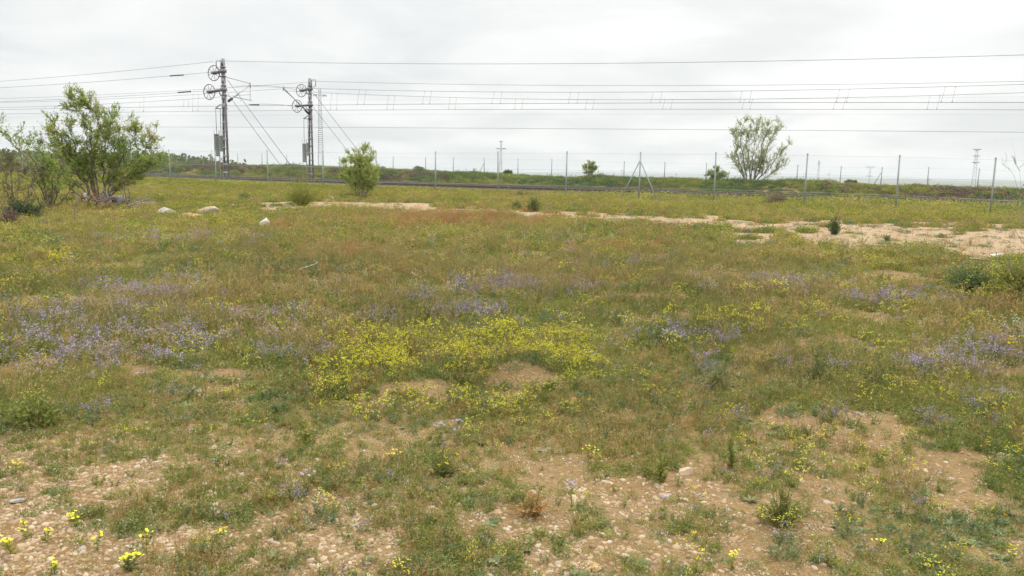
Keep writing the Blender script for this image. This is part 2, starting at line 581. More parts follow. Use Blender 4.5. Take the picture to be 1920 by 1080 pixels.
BARE = [(180, 1000, 360, 130, .50), (60, 900, 240, 60, .46), (330, 905, 200, 60, .45), (620, 1010, 280, 90, .34), (960, 1020, 260, 90, .38), (1230, 930, 240, 60, .50), (980, 880, 130, 35, .52), (960, 1130, 1500, 230, .26),
        (1120, 1060, 200, 60, .46), (1790, 868, 95, 26, .95), (1820, 930, 60, 40, .85), (1530, 940, 120, 40, .75), (1640, 820, 130, 40, .55), (1640, 1060, 80, 30, .5),
        (800, 722, 74, 15, .9), (850, 703, 40, 7, .8), (1000, 710, 70, 14, 1.0), (1070, 745, 40, 14, .55), (930, 735, 60, 6, .5), (1340, 880, 160, 30, .42),
        (90, 760, 70, 10, .55), (300, 790, 90, 14, .4), (440, 700, 50, 12, .6), (1600, 590, 45, 8, .9), (1700, 560, 110, 9, .6), (1560, 498, 60, 7, .6),
        (1690, 520, 90, 10, .7), (1250, 555, 80, 9, .6), (1180, 540, 60, 6, .5), (1420, 570, 60, 6, .5), (640, 590, 80, 10, .45), (430, 620, 60, 9, .4), (1500, 800, 90, 20, .5), (1150, 590, 70, 8, .4),
        (1460, 660, 60, 6, .4), (170, 725, 60, 8, .5), (1750, 760, 100, 12, .55), (560, 540, 40, 6, .4), (270, 385, 60, 6, .6), (420, 398, 60, 5, .5)]
PURPLE = [(60, 640, 130, 45, 1), (200, 600, 130, 30, .9), (180, 690, 150, 28, 1), (30, 705, 70, 20, 1), (280, 555, 110, 22, .9), (400, 600, 90, 25, .8), (530, 600, 60, 25, 1), (600, 682, 40, 16, 1), (540, 650, 90, 30, .7),
          (330, 640, 80, 22, .6), (950, 550, 110, 22, 1), (880, 602, 60, 15, 1), (1080, 545, 50, 16, .8), (760, 560, 60, 16, .5), (1400, 545, 90, 18, .8), (1250, 545, 40, 10, .6), (1540, 545, 70, 14, .8), (1680, 575, 90, 18, .7),
          (1340, 640, 55, 22, 1), (1260, 640, 60, 16, .7), (1620, 690, 110, 18, .9), (1750, 700, 120, 20, .8), (1860, 670, 80, 22, .7), (1330, 690, 30, 12, .8), (330, 455, 130, 12, .6), (440, 462, 60, 10, .6), (1440, 445, 60, 9, .6), (1510, 455, 50, 8, .4),
          (1040, 480, 50, 7, .6), (835, 832, 26, 12, 1), (1475, 895, 40, 22, .9), (1060, 947, 10, 8, 1), (1246, 960, 8, 8, 1), (530, 902, 12, 7, 1), (577, 915, 14, 7, 1), (550, 945, 18, 12, .7), (1545, 790, 30, 14, .7), (1750, 800, 30, 10, .7), (180, 783, 30, 10, .7),
          (370, 668, 22, 10, .9), (320, 740, 30, 10, .7), (700, 610, 40, 12, .7), (1180, 500, 80, 8, .5), (1870, 840, 30, 10, .5), (1830, 765, 60, 12, .5), (1400, 790, 60, 14, .5)]
YELLOW = [(700, 700, 95, 34, 1), (640, 740, 60, 34, .8), (790, 660, 90, 20, .9), (870, 690, 60, 40, 1), (930, 650, 70, 16, .95), (1020, 665, 90, 22, 1), (1100, 700, 70, 34, 1), (1150, 730, 50, 34, .8), (690, 780, 70, 24, .7), (850, 775, 170, 24, .65), (1000, 785, 160, 26, .55),
          (130, 510, 125, 26, 1), (60, 545, 80, 16, .6), (1430, 622, 140, 20, .75), (1560, 500, 50, 10, .9), (1850, 560, 70, 24, .9), (1720, 600, 100, 16, .4), (1760, 750, 120, 20, .4), (1640, 880, 130, 34, .45), (1130, 870, 60, 12, .4), (1390, 770, 70, 20, .35), (1230, 640, 50, 10, .3),
          (330, 400, 300, 14, .35), (480, 430, 160, 14, .35), (1240, 380, 120, 14, .5), (1440, 385, 90, 10, .4), (1770, 400, 110, 10, .6), (520, 360, 130, 16, .5), (270, 350, 80, 14, .4), (650, 650, 60, 14, .6)]
PALE = [(543, 772, 26, 8, .8), (1500, 732, 24, 10, .8), (1590, 688, 18, 10, .7), (1895, 635, 50, 16, .8), (1380, 560, 60, 8, .6), (1570, 487, 50, 6, .4), (1060, 455, 90, 10, .5), (1160, 430, 60, 8, .4), (1340, 515, 40, 6, .5), (915, 475, 30, 6, .5), (1680, 690, 20, 8, .4)]
REDDRY = [(860, 415, 190, 16, 1), (660, 478, 90, 16, .8), (540, 430, 60, 10, .5), (1220, 740, 80, 50, .8), (1150, 820, 130, 24, .6), (1320, 800, 60, 40, .5), (1180, 470, 90, 8, .5), (1260, 905, 60, 30, .5), (1860, 590, 120, 18, .5), (1050, 640, 30, 10, .3), (700, 590, 70, 14, .4), (1700, 920, 80, 50, .4), (1540, 420, 80, 8, .4)]
GREYG = [(560, 508, 100, 18, .9), (330, 465, 90, 14, .6), (400, 500, 110, 12, .6), (1000, 452, 70, 9, .8), (1330, 525, 130, 14, .6), (1180, 600, 80, 10, .4), (1800, 1000, 160, 60, .5), (60, 790, 100, 26, .6), (1350, 700, 40, 14, .6), (1450, 960, 60, 26, .7), (1850, 790, 60, 18, .6), (700, 900, 80, 30, .3), (1240, 430, 60, 6, .5), (320, 690, 60, 10, .4), (1660, 985, 90, 40, .5)]


KEEP = []
for _p, _r in (((498, 428), .24), ((318, 410), .36), ((366, 412), .42), ((392, 408), .40), ((205, 396), .85), ((170, 396), .6), ((255, 396), .6), ((230, 384), .6)):
    _g = ground_at(*_p)
    KEEP.append((_g[0], _g[1] - _r * .5, _r))


def maps(x, y):
    z = Z(x, y)
    px, py = project(np.stack([x, y, z], 1))
    d = np.hypot(x, y)
    front = (y > 0.5)
    jx = (vn(x, y, 1.0, 11) - .5) * 30 * 8 / np.maximum(d, 3)
    bare = np.clip(blobs(px + jx, py, BARE) * 1.1 + .04 + .62 * ss(.48, .85, vn(x, y * 1.7, .9, 15)) * ss(5, 7, d) * ss(26, 18, d) * (1 - np.exp(-(((px - 890) / 330) ** 4 + ((py - 700) / 95) ** 4))), 0, 1) * front
    pth = path_mask(x, y)
    n = vn(x, y, .42, 12) * .35 + vn(x, y, .17, 13) * .35 + vn(x, y, .075, 14) * .3
    n = ss(.22, .78, n)
    # ragged edges between plants and soil: the barer the place, the fewer spots the plants hold
    cover = np.clip((n - bare) / .62 + .5, 0, 1)
    cover = cover * (1 - pth)
    for (kx, ky, kr) in KEEP:
        m_ = ss(kr * .8, kr * 1.25, np.hypot(x - kx, y - ky))
        cover = cover * m_
        pth = pth + (1 - m_)
    return px, py, d, cover, np.clip(pth, 0, 1)


# ------------------------------------------------------------------ ground sheet
ang = np.concatenate([np.radians(np.linspace(-180, -52, 40))[:-1], np.radians(np.linspace(-52, 52, 620)), np.radians(np.linspace(52, 180, 40))[1:-1]])
rad = np.concatenate([[.25], np.geomspace(.9, 60, 520), np.geomspace(61, 30000, 140)])
A, RR = np.meshgrid(ang, rad)
X, Y = (RR * np.sin(A)).ravel(), (RR * np.cos(A)).ravel()
Zg = Z(X, Y)
na, nr = len(ang), len(rad)
g = MB()
V = np.stack([X, Y, Zg], 1)
idx = np.arange(nr * na).reshape(nr, na)
nxt = np.roll(idx, -1, axis=1)
Q = np.stack([idx[:-1], nxt[:-1], nxt[1:], idx[1:]], -1).reshape(-1, 4)
V = np.concatenate([V, [[0, 0, float(Z(0, 0))]]])
T = np.stack([np.full(na, len(V) - 1), nxt[0], idx[0]], 1)
g.add(V, T, Q)
ground = g.build('ground', gm, smooth=True)
_, _, dd, cov, pth = maps(V[:, 0], V[:, 1])
vv = NX * V[:, 0] + NY * V[:, 1]
for nm, arr in (('cover', cov), ('farfield', ss(52, 70, vv))):
    at = ground.data.attributes.new(nm, 'FLOAT', 'POINT')
    at.data.foreach_set('value', arr.astype(np.float32))
tag(ground, kind='structure')

# sandy track: a ragged sheet draped a few mm over the ground
pmb = MB()
px0, px1 = PW[:, 0].min() - 2, PW[:, 0].max() + 3
xs = np.arange(px0, px1, .11)
ys = np.arange(PW[:, 1].min() - 3, PW[:, 1].max() + 3, .11)
GX, GY = np.meshgrid(xs, ys)
pmk = path_mask(GX.ravel(), GY.ravel()).reshape(GX.shape)
okc = (pmk[:-1, :-1] > .35) & (pmk[1:, :-1] > .35) & (pmk[:-1, 1:] > .35) & (pmk[1:, 1:] > .35)
ii, jj = np.nonzero(okc)
w_ = GX.shape[1]
qd = np.stack([ii * w_ + jj, ii * w_ + jj + 1, (ii + 1) * w_ + jj + 1, (ii + 1) * w_ + jj], 1)
use = np.unique(qd)
remap = -np.ones(GX.size, int)
remap[use] = np.arange(len(use))
gx, gy = GX.ravel()[use], GY.ravel()[use]
pmb.add(np.stack([gx, gy, Z(gx, gy) + .018], 1), quads=remap[qd])
tag(pmb.build('dirt_path', pm, smooth=True), kind='structure')

# ------------------------------------------------------------------ hills and far woods
hm = plain('far_hill', (.13, .14, .10), .95, .35, .0012)
def hills(a0, a1, dist, hfun, name):
    aa = np.radians(np.linspace(a0, a1, 160))
    mb = MB()
    rows = []
    for k, (dr, hf) in enumerate([(0, 0), (.04, .35), (.10, .8), (.16, 1.0), (.24, .8), (.4, 0)]):
        rr = dist * (1 + dr)
        h = hfun(np.degrees(aa)) * hf * (1 + .25 * (vn(aa * 40 + k * 3.1, aa * 0 + k, 1.0, 20) - .5))
        rows.append(np.stack([rr * np.sin(aa), rr * np.cos(aa), -18 + h], 1))
    n = len(aa)
    ix = np.arange(6 * n).reshape(6, n)
    mb.add(np.concatenate(rows), quads=np.stack([ix[:-1, :-1], ix[:-1, 1:], ix[1:, 1:], ix[1:, :-1]], -1).reshape(-1, 4))
    tag(mb.build(name, hm, smooth=True), kind='structure')


hills(-25, 60, 5200, lambda a: 24 + 14 * vn(a, a * 0, 7.0, 21) + 10 * vn(a, a * 0, 2.0, 22), 'hills')
hills(-40, 70, 9500, lambda a: 50 + 30 * vn(a, a * 0, 11.0, 23) + 12 * vn(a, a * 0, 3.0, 24), 'hills')

# ------------------------------------------------------------------ small plant prototypes
def unit(v):
    return v / (np.linalg.norm(v) + 1e-12)


def blade(mb, rng, p, az, lean, length, width, mat, bend=.5):
    d = np.array([math.cos(az) * math.sin(lean), math.sin(az) * math.sin(lean), math.cos(lean)])
    h = np.array([math.cos(az), math.sin(az), 0])
    side = unit(np.cross(d, h + [0, 0, .01])) * width / 2
    a_ = rng.uniform(0, 3.14)
    side = side * math.cos(a_) + h * math.sin(a_) * width / 2
    p1 = p + d * length * .5
    p2 = p + unit(d + h * bend * .8 - np.array([0, 0, bend * .3])) * length
    mb.add([p - side, p + side, p1 + side * .8, p1 - side * .8, p2], [(3, 2, 4)], [(0, 1, 2, 3)], mat)


def leaf(mb, p, d, size, wid, mat, nrm=None):
    d = unit(d)
    s = unit(np.cross(d, nrm if nrm is not None else np.array([.1, .2, 1.0]))) * wid
    mb.add([p, p + d * size * .5 + s, p + d * size, p + d * size * .5 - s], None, [(0, 1, 2, 3)], mat)


def octa(mb, p, r, h, mat, rng=None):
    a0 = rng.uniform(0, 1.6) if rng is not None else 0
    v = [[r * math.cos(a0 + k * 1.5708), r * math.sin(a0 + k * 1.5708), 0] for k in range(4)] + [[0, 0, h], [0, 0, -h]]
    mb.add(np.array(v) + p, [(0, 1, 4), (1, 2, 4), (2, 3, 4), (3, 0, 4), (1, 0, 5), (2, 1, 5), (3, 2, 5), (0, 3, 5)], None, mat)


def thin(mb, a, b, w, mat, rng):
    """a thin stem: flat on two crossing sides"""
    a, b = np.asarray(a, float), np.asarray(b, float)
    d = unit(b - a)
    s = unit(np.cross(d, unit(rng.normal(size=3)))) * w / 2
    u = np.cross(d, s)
    mb.add([a + s, a - s * .5 + u * .8, a - s * .5 - u * .8, b + s * .6, b - s * .3 + u * .5, b - s * .3 - u * .5], None, [(0, 1, 4, 3), (1, 2, 5, 4), (2, 0, 3, 5)], mat)


def p_tuft(rng, n, h, spread, w, lean=.7, mat=0):
    mb = MB()
    for _ in range(n):
        r_, a = spread * math.sqrt(rng.rand()), rng.uniform(0, 6.283)
        blade(mb, rng, np.array([r_ * math.cos(a), r_ * math.sin(a), -.005]), rng.uniform(0, 6.283), rng.uniform(.05, lean), h * rng.uniform(.4, 1.0), w * rng.uniform(.6, 1.2), mat, rng.uniform(.1, .9))
    return mb


def p_seed(rng, n, h, spread):
    """thin stalks with small drooping seed heads (mat 0 stalk, 1 head)"""
    mb = MB()
    for _ in range(n):
        r_, a = spread * math.sqrt(rng.rand()), rng.uniform(0, 6.283)
        p = np.array([r_ * math.cos(a), r_ * math.sin(a), -.005])
        l = h * rng.uniform(.55, 1)
        q = p + np.array([rng.normal() * .16, rng.normal() * .16, 1]) * l
        thin(mb, p, q, .0022, 0, rng)
        for k in range(rng.randint(2, 5)):
            leaf(mb, q - (q - p) * rng.uniform(0, .25), np.array([rng.normal() * .5, rng.normal() * .5, .7]), .022 * rng.uniform(.6, 1.3), .0025, 1, rng.normal(size=3))
    return mb


def p_herb(rng, n, h, spread, ls, m_leaf=0, m_stem=1):
    """several stems carrying small leaves"""
    mb = MB()
    for _ in range(n):
        r_, a = spread * .4 * math.sqrt(rng.rand()), rng.uniform(0, 6.283)
        p = np.array([r_ * math.cos(a), r_ * math.sin(a), -.005])
        l = h * rng.uniform(.5, 1)
        lean = rng.uniform(0, spread * 1.3 / h)
        q = p + np.array([math.cos(a) * lean, math.sin(a) * lean, 1]) * l
        thin(mb, p, q, .0025, m_stem, rng)
        for k in range(int(5 + l / ls * 2.2)):
            t_ = rng.uniform(.08, 1)
            dirr = rng.normal(size=3)
            dirr[2] = abs(dirr[2]) * .7 + .15
            leaf(mb, p + (q - p) * t_, dirr, ls * rng.uniform(.6, 1.2), ls * .2, m_leaf, rng.normal(size=3))
    return mb


def p_rosette(rng, n, r, wid):
    mb = MB()
    for k in range(n):
        a = rng.uniform(0, 6.283)
        up = rng.uniform(.05, .6)
        leaf(mb, np.array([0, 0, .002]), np.array([math.cos(a), math.sin(a), up]), r * rng.uniform(.5, 1.0), r * wid, 0)
    return mb


def p_mat(rng, n, r, h, ls):
    """low mat of tiny leaves"""
    mb = MB()
    for k in range(n):
        a, q = rng.uniform(0, 6.283), r * math.sqrt(rng.rand())
        p = np.array([q * math.cos(a), q * math.sin(a), h * rng.rand() * (1 - (q / r) ** 2 * .7)])
        dirr = rng.normal(size=3)
        dirr[2] = abs(dirr[2]) * .6 + .1
        leaf(mb, p, dirr, ls * rng.uniform(.6, 1.3), ls * .26, 0, rng.normal(size=3))
    return mb


def p_yellow(rng, nst, h, spread, fr, nf, m=(0, 1, 2)):
    """branching stems with clusters of yellow flowers (0 stem, 1 leaf, 2 petal)"""
    mb = MB()
    for _ in range(nst):
        a = rng.uniform(0, 6.283)
        r_ = spread * .35 * math.sqrt(rng.rand())
        p = np.array([r_ * math.cos(a), r_ * math.sin(a), -.005])
        l = h * rng.uniform(.6, 1)
        q = p + np.array([math.cos(a) * spread / h * rng.rand(), math.sin(a) * spread / h * rng.rand(), 1]) * l
        mid = p + (q - p) * .55
        thin(mb, p, mid, .003, m[0], rng)
        for k in range(6):
            dirr = rng.normal(size=3)
            dirr[2] = abs(dirr[2]) * .6 + .2
            leaf(mb, p + (q - p) * rng.uniform(0, .7), dirr, .035 * rng.uniform(.6, 1.2), .0045, m[1], rng.normal(size=3))
        for b in range(rng.randint(2, 4)):
            e = q + rng.normal(size=3) * np.array([.035, .035, .02]) * (h / .25)
            thin(mb, mid, e, .002, m[0], rng)
            for k in range(nf):
                c = e + rng.normal(size=3) * np.array([.011, .011, .007])
                octa(mb, c, fr * rng.uniform(.7, 1.2), fr * .35, m[2], rng)
    return mb


def p_purple(rng, nst, h, spread, fr):
    mb = MB()
    for _ in range(nst):
        a = rng.uniform(0, 6.283)
        r_ = spread * .5 * math.sqrt(rng.rand())
        p = np.array([r_ * math.cos(a), r_ * math.sin(a), -.005])
        l = h * rng.uniform(.55, 1)
        q = p + np.array([math.cos(a) * spread / h * rng.rand(), math.sin(a) * spread / h * rng.rand(), 1]) * l
        thin(mb, p, q, .003, 0, rng)
        for k in range(7):
            dirr = rng.normal(size=3)
            dirr[2] = abs(dirr[2]) * .6 + .2
            leaf(mb, p + (q - p) * rng.uniform(0, .8), dirr, .028 * rng.uniform(.6, 1.2), .004, 1, rng.normal(size=3))
        for k in range(rng.randint(6, 11)):
            t_ = rng.uniform(.62, 1.03)
            c = p + (q - p) * t_ + rng.normal(size=3) * np.array([.008, .008, .003])
            dirr = rng.normal(size=3)
            dirr[2] = abs(dirr[2]) * .5
            leaf(mb, c, dirr, fr * 2.1 * rng.uniform(.7, 1.2), fr * .7, 2, rng.normal(size=3))
    return mb


def p_pale(rng, nst, h, spread):
    mb = MB()
    for _ in range(nst):
        a = rng.uniform(0, 6.283)
        r_ = spread * .5 * math.sqrt(rng.rand())
        p = np.array([r_ * math.cos(a), r_ * math.sin(a), -.005])
        l = h * rng.uniform(.6, 1)
        q = p + np.array([rng.normal() * .12, rng.normal() * .12, 1]) * l
        thin(mb, p, q, .004, 0, rng)
        for k in range(8):
            dirr = rng.normal(size=3)
            leaf(mb, p + (q - p) * rng.uniform(0, .5), dirr, .04 * rng.uniform(.6, 1.2), .006, 1, rng.normal(size=3))
        for k in range(16):
            t_ = rng.uniform(.5, 1.0)
            c = p + (q - p) * t_ + rng.normal(size=3) * .005
            octa(mb, c, .006 * rng.uniform(.7, 1.2) * (1.3 - .5 * t_), .005, 2, rng)
    return mb


def p_pebble(rng, flat=.6):
    import bmesh
    bm = bmesh.new()
    bmesh.ops.create_icosphere(bm, subdivisions=2, radius=.5)
    v = np.array([q.co[:] for q in bm.verts])
    f = [[q.index for q in fc.verts] for fc in bm.faces]
    bm.free()
    k = rng.normal(size=(5, 3))
    for kk in k:
        kk = unit(kk)
        dd_ = v @ kk
        lim = rng.uniform(.28, .42)
        v = v - np.outer(np.maximum(dd_ - lim, 0) * .8, kk)
    v *= np.array([1, rng.uniform(.65, .95), flat * rng.uniform(.8, 1.2)])
    v += rng.normal(size=v.shape) * .008
    mb = MB()
    mb.add(v, f)
    return mb


def p_twig(rng):
    mb = MB()
    n = 6
    pts = np.zeros((n, 3))
    pts[:, 0] = np.linspace(-.5, .5, n)
    pts[:, 1] = rng.normal(size=n).cumsum() * .03
    pts[:, 2] = .02 + rng.rand(n) * .03
    mb.tube(pts, np.linspace(.011, .005, n), 4)
    if rng.rand() < .7:
        i = rng.randint(2, 4)
        mb.tube([pts[i], pts[i] + [.18, rng.choice([-1, 1]) * .14, .02]], [.006, .003], 3)
    return mb


def scatter(name, P, rot, scl, kind, protos, label, cat=None):
    """one ground-cover object: small plants standing on the points P"""
    col = bpy.data.collections.new(name + '_source')
    objs = []
    for i, (mb, mats) in enumerate(protos):
        o = mb.build('%s_source_%02d' % (name, i), mats, link=False)
        col.objects.link(o)
        objs.append(o)
    me = bpy.data.meshes.new(name)
    me.vertices.add(len(P))
    me.vertices.foreach_set('co', P.astype(np.float32).ravel())
    for nm, typ, key, arr in (('rot', 'FLOAT_VECTOR', 'vector', rot), ('scl', 'FLOAT', 'value', scl), ('pick', 'INT', 'value', kind)):
        a = me.attributes.new(nm, typ, 'POINT')
        a.data.foreach_set(key, arr.astype(np.int32 if typ == 'INT' else np.float32).ravel())
    me.update()
    for q in {m.name: m for _, ms in protos for m in (ms if isinstance(ms, (list, tuple)) else [ms])}.values():
        me.materials.append(q)
    o = bpy.data.objects.new(name, me)
    sc.collection.objects.link(o)
    ng = bpy.data.node_groups.new(name + '_nodes', 'GeometryNodeTree')
    ng.interface.new_socket('Geometry', in_out='INPUT', socket_type='NodeSocketGeometry')
    ng.interface.new_socket('Geometry', in_out='OUTPUT', socket_type='NodeSocketGeometry')
    gi, go = ng.nodes.new('NodeGroupInput'), ng.nodes.new('NodeGroupOutput')
    ip = ng.nodes.new('GeometryNodeInstanceOnPoints')
    ci = ng.nodes.new('GeometryNodeCollectionInfo')
    ci.inputs[0].default_value = col
    ci.inputs[1].default_value = True
    ci.inputs[2].default_value = True
    ip.inputs['Pick Instance'].default_value = True

    def na_(nm, typ):
        n = ng.nodes.new('GeometryNodeInputNamedAttribute')
        n.data_type = typ
        n.inputs[0].default_value = nm
        return n.outputs[0]
    ng.links.new(gi.outputs[0], ip.inputs['Points'])
    ng.links.new(ci.outputs[0], ip.inputs['Instance'])
    ng.links.new(na_('pick', 'INT'), ip.inputs['Instance Index'])
    er = ng.nodes.new('FunctionNodeEulerToRotation')
    ng.links.new(na_('rot', 'FLOAT_VECTOR'), er.inputs[0])
    ng.links.new(er.outputs[0], ip.inputs['Rotation'])
    ng.links.new(na_('scl', 'FLOAT'), ip.inputs['Scale'])
    ng.links.new(ip.outputs[0], go.inputs[0])
    md = o.modifiers.new('plants', 'NODES')
    md.node_group = ng
    tag(o, label, cat, kind='stuff')
    print('stuff', name, len(P))
    return o


RNG = np.random.RandomState(4)


def candidates(n, d0, d1, power, half=41.0):
    """points over the visible field, density per square metre falling as d**-power"""
    e = 2 - power
    u = RNG.rand(n)
    d = (d0 ** e + u * (d1 ** e - d0 ** e)) ** (1 / e)
    a = np.radians(RNG.uniform(-half, half, n))
    # a margin to the sides close by, where a step sideways would show
    x = d * np.sin(a) * (1 + .25 * np.exp(-d / 5))
    return x, d * np.cos(a)


def rots(n, tilt=.15):
    return np.stack([RNG.normal(size=n) * tilt, RNG.normal(size=n) * tilt, RNG.uniform(0, 6.283, n)], 1)


def layer(name, n, d0, d1, power, weight, size, protos, label, tilt=.15, kinds=None, sink=0.0, grow=0.0, low=.5):
    x, y = candidates(n, d0, d1, power)
    px, py, d, cov, pth = maps(x, y)
    v = NX * x + NY * y
    w = weight(px, py, d, cov, pth, x, y, v)
    w = w * (v < 38.0)
    k = RNG.rand(n) < w
    x, y, d, px, py = x[k], y[k], d[k], px[k], py[k]
    m = len(x)
    s = RNG.uniform(size[0], size[1], m) * (1 + grow * ss(8, 30, d)) * (low + (1 - low) * ss(4.2, 8.0, d + 1.5 * (vn(x, y, .8, 61) - .5)))
    if name == 'pebbles':
        s = size[0] + (size[1] - size[0]) * RNG.rand(m) ** 3.4
    P = np.stack([x, y, Z(x, y) - sink * s], 1)
    kk = RNG.randint(0, len(protos), m) if kinds is None else kinds(px, py, d, m)
    return scatter(name, P, rots(m, tilt), s, kk, protos, label)


G, H, ST, DR, RD = MT['grass'], MT['herb'], MT['stem'], MT['dry'], MT['red']
rr = np.random.RandomState
# --- fine ground cover close by: grass tufts
patchy = lambda x, y, s, sd, lo, hi: ss(lo, hi, vn(x, y, s, sd))
tufts = [(p_tuft(rr(i), 14, .10, .035, .0038), G) for i in range(4)] + [(p_tuft(rr(10 + i), 10, .07, .04, .0035, 1.1), G) for i in range(2)]
layer('grass', 120000, 2.2, 20, 1.6, lambda px, py, d, c, p, x, y, v: (.07 + .86 * ss(.2, .85, c)) * (.5 + .5 * ss(3.6, 6, d)) * (.3 + .7 * patchy(x, y, .5, 41, .35, .7)), (.55, 1.25), tufts, 'short olive green grass tufts over the near field', .2, grow=.35)
herbs = [(p_herb(rr(20 + i), 7, .11, .07, .020), [H, ST]) for i in range(4)] + [(p_mat(rr(30 + i), 70, .085, .045, .018), H) for i in range(4)]
layer('leafy_herbs', 90000, 2.2, 20, 1.6, lambda px, py, d, c, p, x, y, v: (.09 + .80 * ss(.2, .85, c)) * (.55 + .45 * ss(3.6, 6, d)) * (.3 + .7 * patchy(x, y, .7, 42, .38, .65)), (.55, 1.3), herbs, 'small leafy green herbs covering the near field', .15, grow=.35)
greys = [(p_mat(rr(40 + i), 80, .10, .05, .024), MT['greyherb']) for i in range(3)] + [(p_rosette(rr(50 + i), 16, .085, .13), MT['greyherb']) for i in range(2)] + [(p_herb(rr(55 + i), 8, .13, .09, .026), [MT['greyherb'], ST]) for i in range(2)]
layer('grey_green_herbs', 46000, 2.2, 32, 1.45, lambda px, py, d, c, p, x, y, v: np.clip(blobs(px, py, GREYG) * 1.0 + .22 * patchy(x, y, 1.0, 43, .5, .7), 0, 1) * ss(.15, .6, c), (.6, 1.4), greys, 'grey green low herbs growing in mats', .12, grow=.4)
dryp = [(p_seed(rr(60 + i), 9, .20, .06), [RD, DR]) for i in range(3)] + [(p_seed(rr(66 + i), 9, .17, .06), [DR, DR]) for i in range(3)]
layer('dry_grass', 62000, 2.2, 36, 1.3, lambda px, py, d, c, p, x, y, v: np.clip(blobs(px, py, REDDRY) * .9 + .10 + .36 * patchy(x, y, 1.4, 44, .35, .7), 0, 1) * ss(.12, .6, c), (.5, 1.35), dryp, 'thin reddish dry grass stalks with seed heads', .15, grow=.3)
stalk = [(p_seed(rr(170 + i), 7, .40, .05), [ST, DR]) for i in range(4)] + [(p_tuft(rr(175 + i), 7, .26, .04, .004, .45), G) for i in range(2)]
layer('tall_stalks', 60000, 3.2, 36, 1.3, lambda px, py, d, c, p, x, y, v: (.12 + .6 * patchy(x, y, 1.1, 71, .4, .75)) * ss(.2, .6, c) * ss(3.5, 6, d), (.45, 1.1), stalk, 'fine upright yellowish grass stalks over the meadow', .12)
litter = [(p_tuft(rr(70 + i), 9, .07, .07, .003, 1.5), DR) for i in range(3)] + [(p_mat(rr(74 + i), 35, .08, .012, .022), MT['straw']) for i in range(2)] + [(p_mat(rr(77 + i), 40, .07, .02, .016), RD) for i in range(2)]
layer('withered_litter', 60000, 2.2, 22, 1.6, lambda px, py, d, c, p, x, y, v: (.16 + .5 * ss(.1, .6, c)) * (.4 + .6 * patchy(x, y, .4, 46, .3, .7)), (.5, 1.2), litter, 'withered brown plant litter between the green plants', .2, grow=.3)
# flowers
yf = [(p_yellow(rr(80 + i), 4, .24, .11, .0068, 4), [ST, H, MT['yellow']]) for i in range(4)]
layer('yellow_wildflowers', 52000, 2.6, 34, 1.25, lambda px, py, d, c, p, x, y, v: np.clip(blobs(px, py, YELLOW) ** 1.1 * (.26 + .56 * np.exp(-(((px - 890) / 360) ** 4 + ((py - 710) / 110) ** 4))) * (.25 + .75 * patchy(x, y, .5, 47, .35, .65)) + .016 + .02 * ss(1250, 1500, px) * (py > 560) + .05 * ss(20, 28, d), 0, 1) * ss(.12, .5, c), (.6, 1.2), yf, 'small yellow wildflowers on thin branching stems', .15, grow=.15)
pf = [(p_purple(rr(90 + i), 6, .19, .10, .0066), [ST, MT['greyherb'], MT['purple']]) for i in range(4)]
layer('purple_wildflowers', 52000, 2.6, 34, 1.25, lambda px, py, d, c, p, x, y, v: np.clip(blobs(px, py, PURPLE) * .85 * (.25 + .75 * patchy(x, y, .55, 48, .38, .62)) + .008, 0, 1) * ss(.1, .5, c) * (1 - .7 * blobs(px, py, YELLOW)), (.6, 1.2), pf, 'pale purple wildflowers on upright stems', .15, grow=.15)
qf = [(p_pale(rr(100 + i), 5, .24, .08), [ST, H, MT['pale']]) for i in range(3)]
layer('pale_flower_spikes', 9000, 3, 30, 1.2, lambda px, py, d, c, p, x, y, v: np.clip(blobs(px, py, PALE) * .6 + .004, 0, 1), (.7, 1.25), qf, 'pale cream flower spikes among the grass', .12)
# far growth: bigger clumps
def clump(rng, n, r, h, wf, ws, bw=.014, ls=.06):
    mb = MB()
    for _ in range(n):
        a, q = rng.uniform(0, 6.283), r * math.sqrt(rng.rand())
        p = np.array([q * math.cos(a), q * math.sin(a), -.01])
        l = h * rng.uniform(.5, 1) * (1 - .4 * q / r)
        blade(mb, rng, p, rng.uniform(0, 6.283), rng.uniform(.05, .5), l, bw, 0, rng.uniform(.1, .6))
        if rng.rand() < ws:
            dirr = rng.normal(size=3)
            leaf(mb, p + [0, 0, l * rng.uniform(.3, .9)], dirr, ls, ls * .22, 0, rng.normal(size=3))
        if rng.rand() < wf:
            octa(mb, p + [rng.normal() * .02, rng.normal() * .02, l * rng.uniform(.85, 1.1)], .012, .008, 1, rng)
    return mb


cg = [(clump(rr(110 + i), 60, .22, .22, .0, .9), [G, MT['mustard']]) for i in range(3)] + [(clump(rr(114 + i), 60, .22, .26, .35, .9), [G, MT['mustard']]) for i in range(3)] + [(clump(rr(118 + i), 55, .2, .25, .3, .5), [DR, MT['dry']]) for i in range(2)] + [(clump(rr(121 + i), 60, .22, .2, 0, 1), [MT['greyherb'], MT['purple']]) for i in range(1)] + [(clump(rr(124), 55, .2, .25, .6, .3), [RD, RD])]


def ck(px, py, d, m):
    r_ = RNG.rand(m)
    red = blobs(px, py, REDDRY)
    base = np.where(r_ < .34, RNG.randint(0, 3, m), np.where(r_ < .74, RNG.randint(3, 6, m), np.where(r_ < .9, RNG.randint(6, 8, m), 8)))
    return np.where(RNG.rand(m) < red * .8, 9, base)


